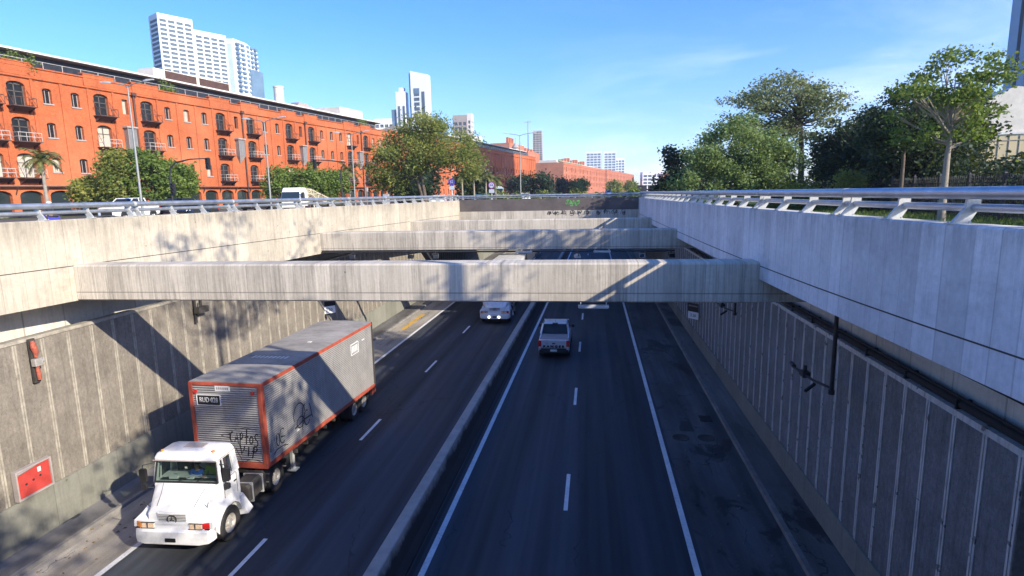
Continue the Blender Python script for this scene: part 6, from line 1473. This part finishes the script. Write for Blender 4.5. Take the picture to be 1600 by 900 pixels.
# roof garden shrubs
for i,(s_,lb) in enumerate([(4.5,'roof-garden shrub at the far left above the near warehouse'),(24.5,'roof-garden shrub right of the first parapet blocks'),(76,'roof-garden shrub near the far end of the first warehouse roof')]):
    q=P0+DV*s_;shrub((q.x-1.6,q.y+.3,ST+15.8),2.0 if i==0 else 1.4,1.2,2.6,900,.25,'leaf_mid',160+i,lb,group='roof-garden shrubs on the near warehouse')
# grass tufts at street level right of the parapet
rg=np.random.default_rng(2);n=26000
p=np.stack([rg.uniform(5.9,19.5,n),rg.uniform(8,60,n),np.full(n,ST)],1);a=rg.uniform(0,2*PI,n);h=rg.uniform(.06,.22,n);w=.02
dx=np.stack([np.cos(a)*w,np.sin(a)*w,np.zeros(n)],1);tp=p+np.stack([rg.normal(0,.05,n),rg.normal(0,.05,n),h],1)
raw('grass_tufts',np.stack([p-dx,p+dx,tp],1).reshape(-1,3),3,M['leaf_mid'])['kind']='stuff'

HZ=MB();HZ.box(-700,700,-120,1000,-1.5,142)
hz_=G('haze');pv=hz_.n('ShaderNodeVolumePrincipled');pv.inputs['Color'].default_value=(.85,.91,1,1);pv.inputs['Density'].default_value=.0003;pv.inputs['Anisotropy'].default_value=.3
hz_.l(pv.outputs[0],hz_.out.inputs[1]);HZ.build('haze',hz_.mat)['kind']='stuff'
# ------------------------------------------------------------------ camera, sun, sky
cd=bpy.data.cameras.new('camera');cam=bpy.data.objects.new('camera',cd);COL.objects.link(cam);scene.camera=cam
cd.sensor_fit='HORIZONTAL';cd.sensor_width=36;cd.lens=910/1600*36;cd.clip_end=9000;cd.clip_start=.1
Mx=Matrix([[0.99119,-0.002796,0.132417],[0.131085,0.163706,-0.977761],[-0.018944,0.986505,0.16263]]).to_4x4();Mx.translation=(0,0,9.9);cam.matrix_world=Mx
SV=Vector((1.65,-.95,1.0)).normalized();el=math.asin(SV.z)
sd=bpy.data.lights.new('sun','SUN');sd.energy=4.2;sd.angle=R(.53);sd.color=(1,.90,.74);so=bpy.data.objects.new('sun',sd);COL.objects.link(so);so.rotation_euler=SV.to_track_quat('Z','Y').to_euler()
wd=bpy.data.worlds.new('World');scene.world=wd;wd.use_nodes=True;nt=wd.node_tree;nt.nodes.clear()
out=nt.nodes.new('ShaderNodeOutputWorld');bg=nt.nodes.new('ShaderNodeBackground');sk=nt.nodes.new('ShaderNodeTexSky');sk.sky_type='NISHITA';sk.sun_disc=False;sk.sun_elevation=el;sk.sun_rotation=math.atan2(SV.x,SV.y);sk.air_density=1.0;sk.dust_density=.6;sk.ozone_density=2.5;sk.altitude=50
bg.inputs[1].default_value=.15
tc=nt.nodes.new('ShaderNodeTexCoord');sp=nt.nodes.new('ShaderNodeSeparateXYZ');nt.links.new(tc.outputs['Generated'],sp.inputs[0])
def MT(op,a,b=0):
    x=nt.nodes.new('ShaderNodeMath');x.operation=op
    for i,v in enumerate((a,b)):
        if isinstance(v,bpy.types.NodeSocket):nt.links.new(v,x.inputs[i])
        else:x.inputs[i].default_value=v
    return x.outputs[0]
zz=MT('MAXIMUM',sp.outputs[2],.02);cx_=MT('DIVIDE',sp.outputs[0],MT('ADD',zz,.12));cy_=MT('DIVIDE',sp.outputs[1],MT('ADD',zz,.12))
cb_=nt.nodes.new('ShaderNodeCombineXYZ');nt.links.new(cx_,cb_.inputs[0]);nt.links.new(cy_,cb_.inputs[1])
nz=nt.nodes.new('ShaderNodeTexNoise');nt.links.new(cb_.outputs[0],nz.inputs['Vector']);nz.inputs['Scale'].default_value=.9;nz.inputs['Detail'].default_value=7;nz.inputs['Roughness'].default_value=.62;nz.inputs['Distortion'].default_value=.5
def RG(f,a,b,c,d):
    x=nt.nodes.new('ShaderNodeMapRange');nt.links.new(f,x.inputs[0])
    for i,v in enumerate((a,b,c,d)):x.inputs[i+1].default_value=v
    return x.outputs[0]
cl=RG(nz.outputs['Fac'],.47,.68,0,1);hz=RG(sp.outputs[2],.02,.32,1,.0);azm=RG(sp.outputs[0],-.15,.25,.1,1)
fac=MT('MULTIPLY',MT('MULTIPLY',MT('MULTIPLY',cl,hz),azm),.42)
mx=nt.nodes.new('ShaderNodeMix');mx.data_type='RGBA';nt.links.new(fac,mx.inputs[0]);hs=nt.nodes.new('ShaderNodeHueSaturation');hs.inputs['Saturation'].default_value=1.34;nt.links.new(sk.outputs[0],hs.inputs['Color']);mu=nt.nodes.new('ShaderNodeMix');mu.data_type='RGBA';mu.blend_type='MULTIPLY';mu.inputs[0].default_value=1;nt.links.new(hs.outputs[0],mu.inputs[6]);mu.inputs[7].default_value=(.66,.71,1.02,1);nt.links.new(mu.outputs[2],mx.inputs[6]);mx.inputs[7].default_value=(6.5,6.6,6.9,1)
nt.links.new(mx.outputs[2],bg.inputs[0]);nt.links.new(bg.outputs[0],out.inputs[0])
vs=scene.view_settings;vs.view_transform='Standard';vs.look='None';vs.exposure=1.08;vs.gamma=1;vs.use_curve_mapping=False
scene.cycles.max_bounces=6;scene.cycles.transparent_max_bounces=8
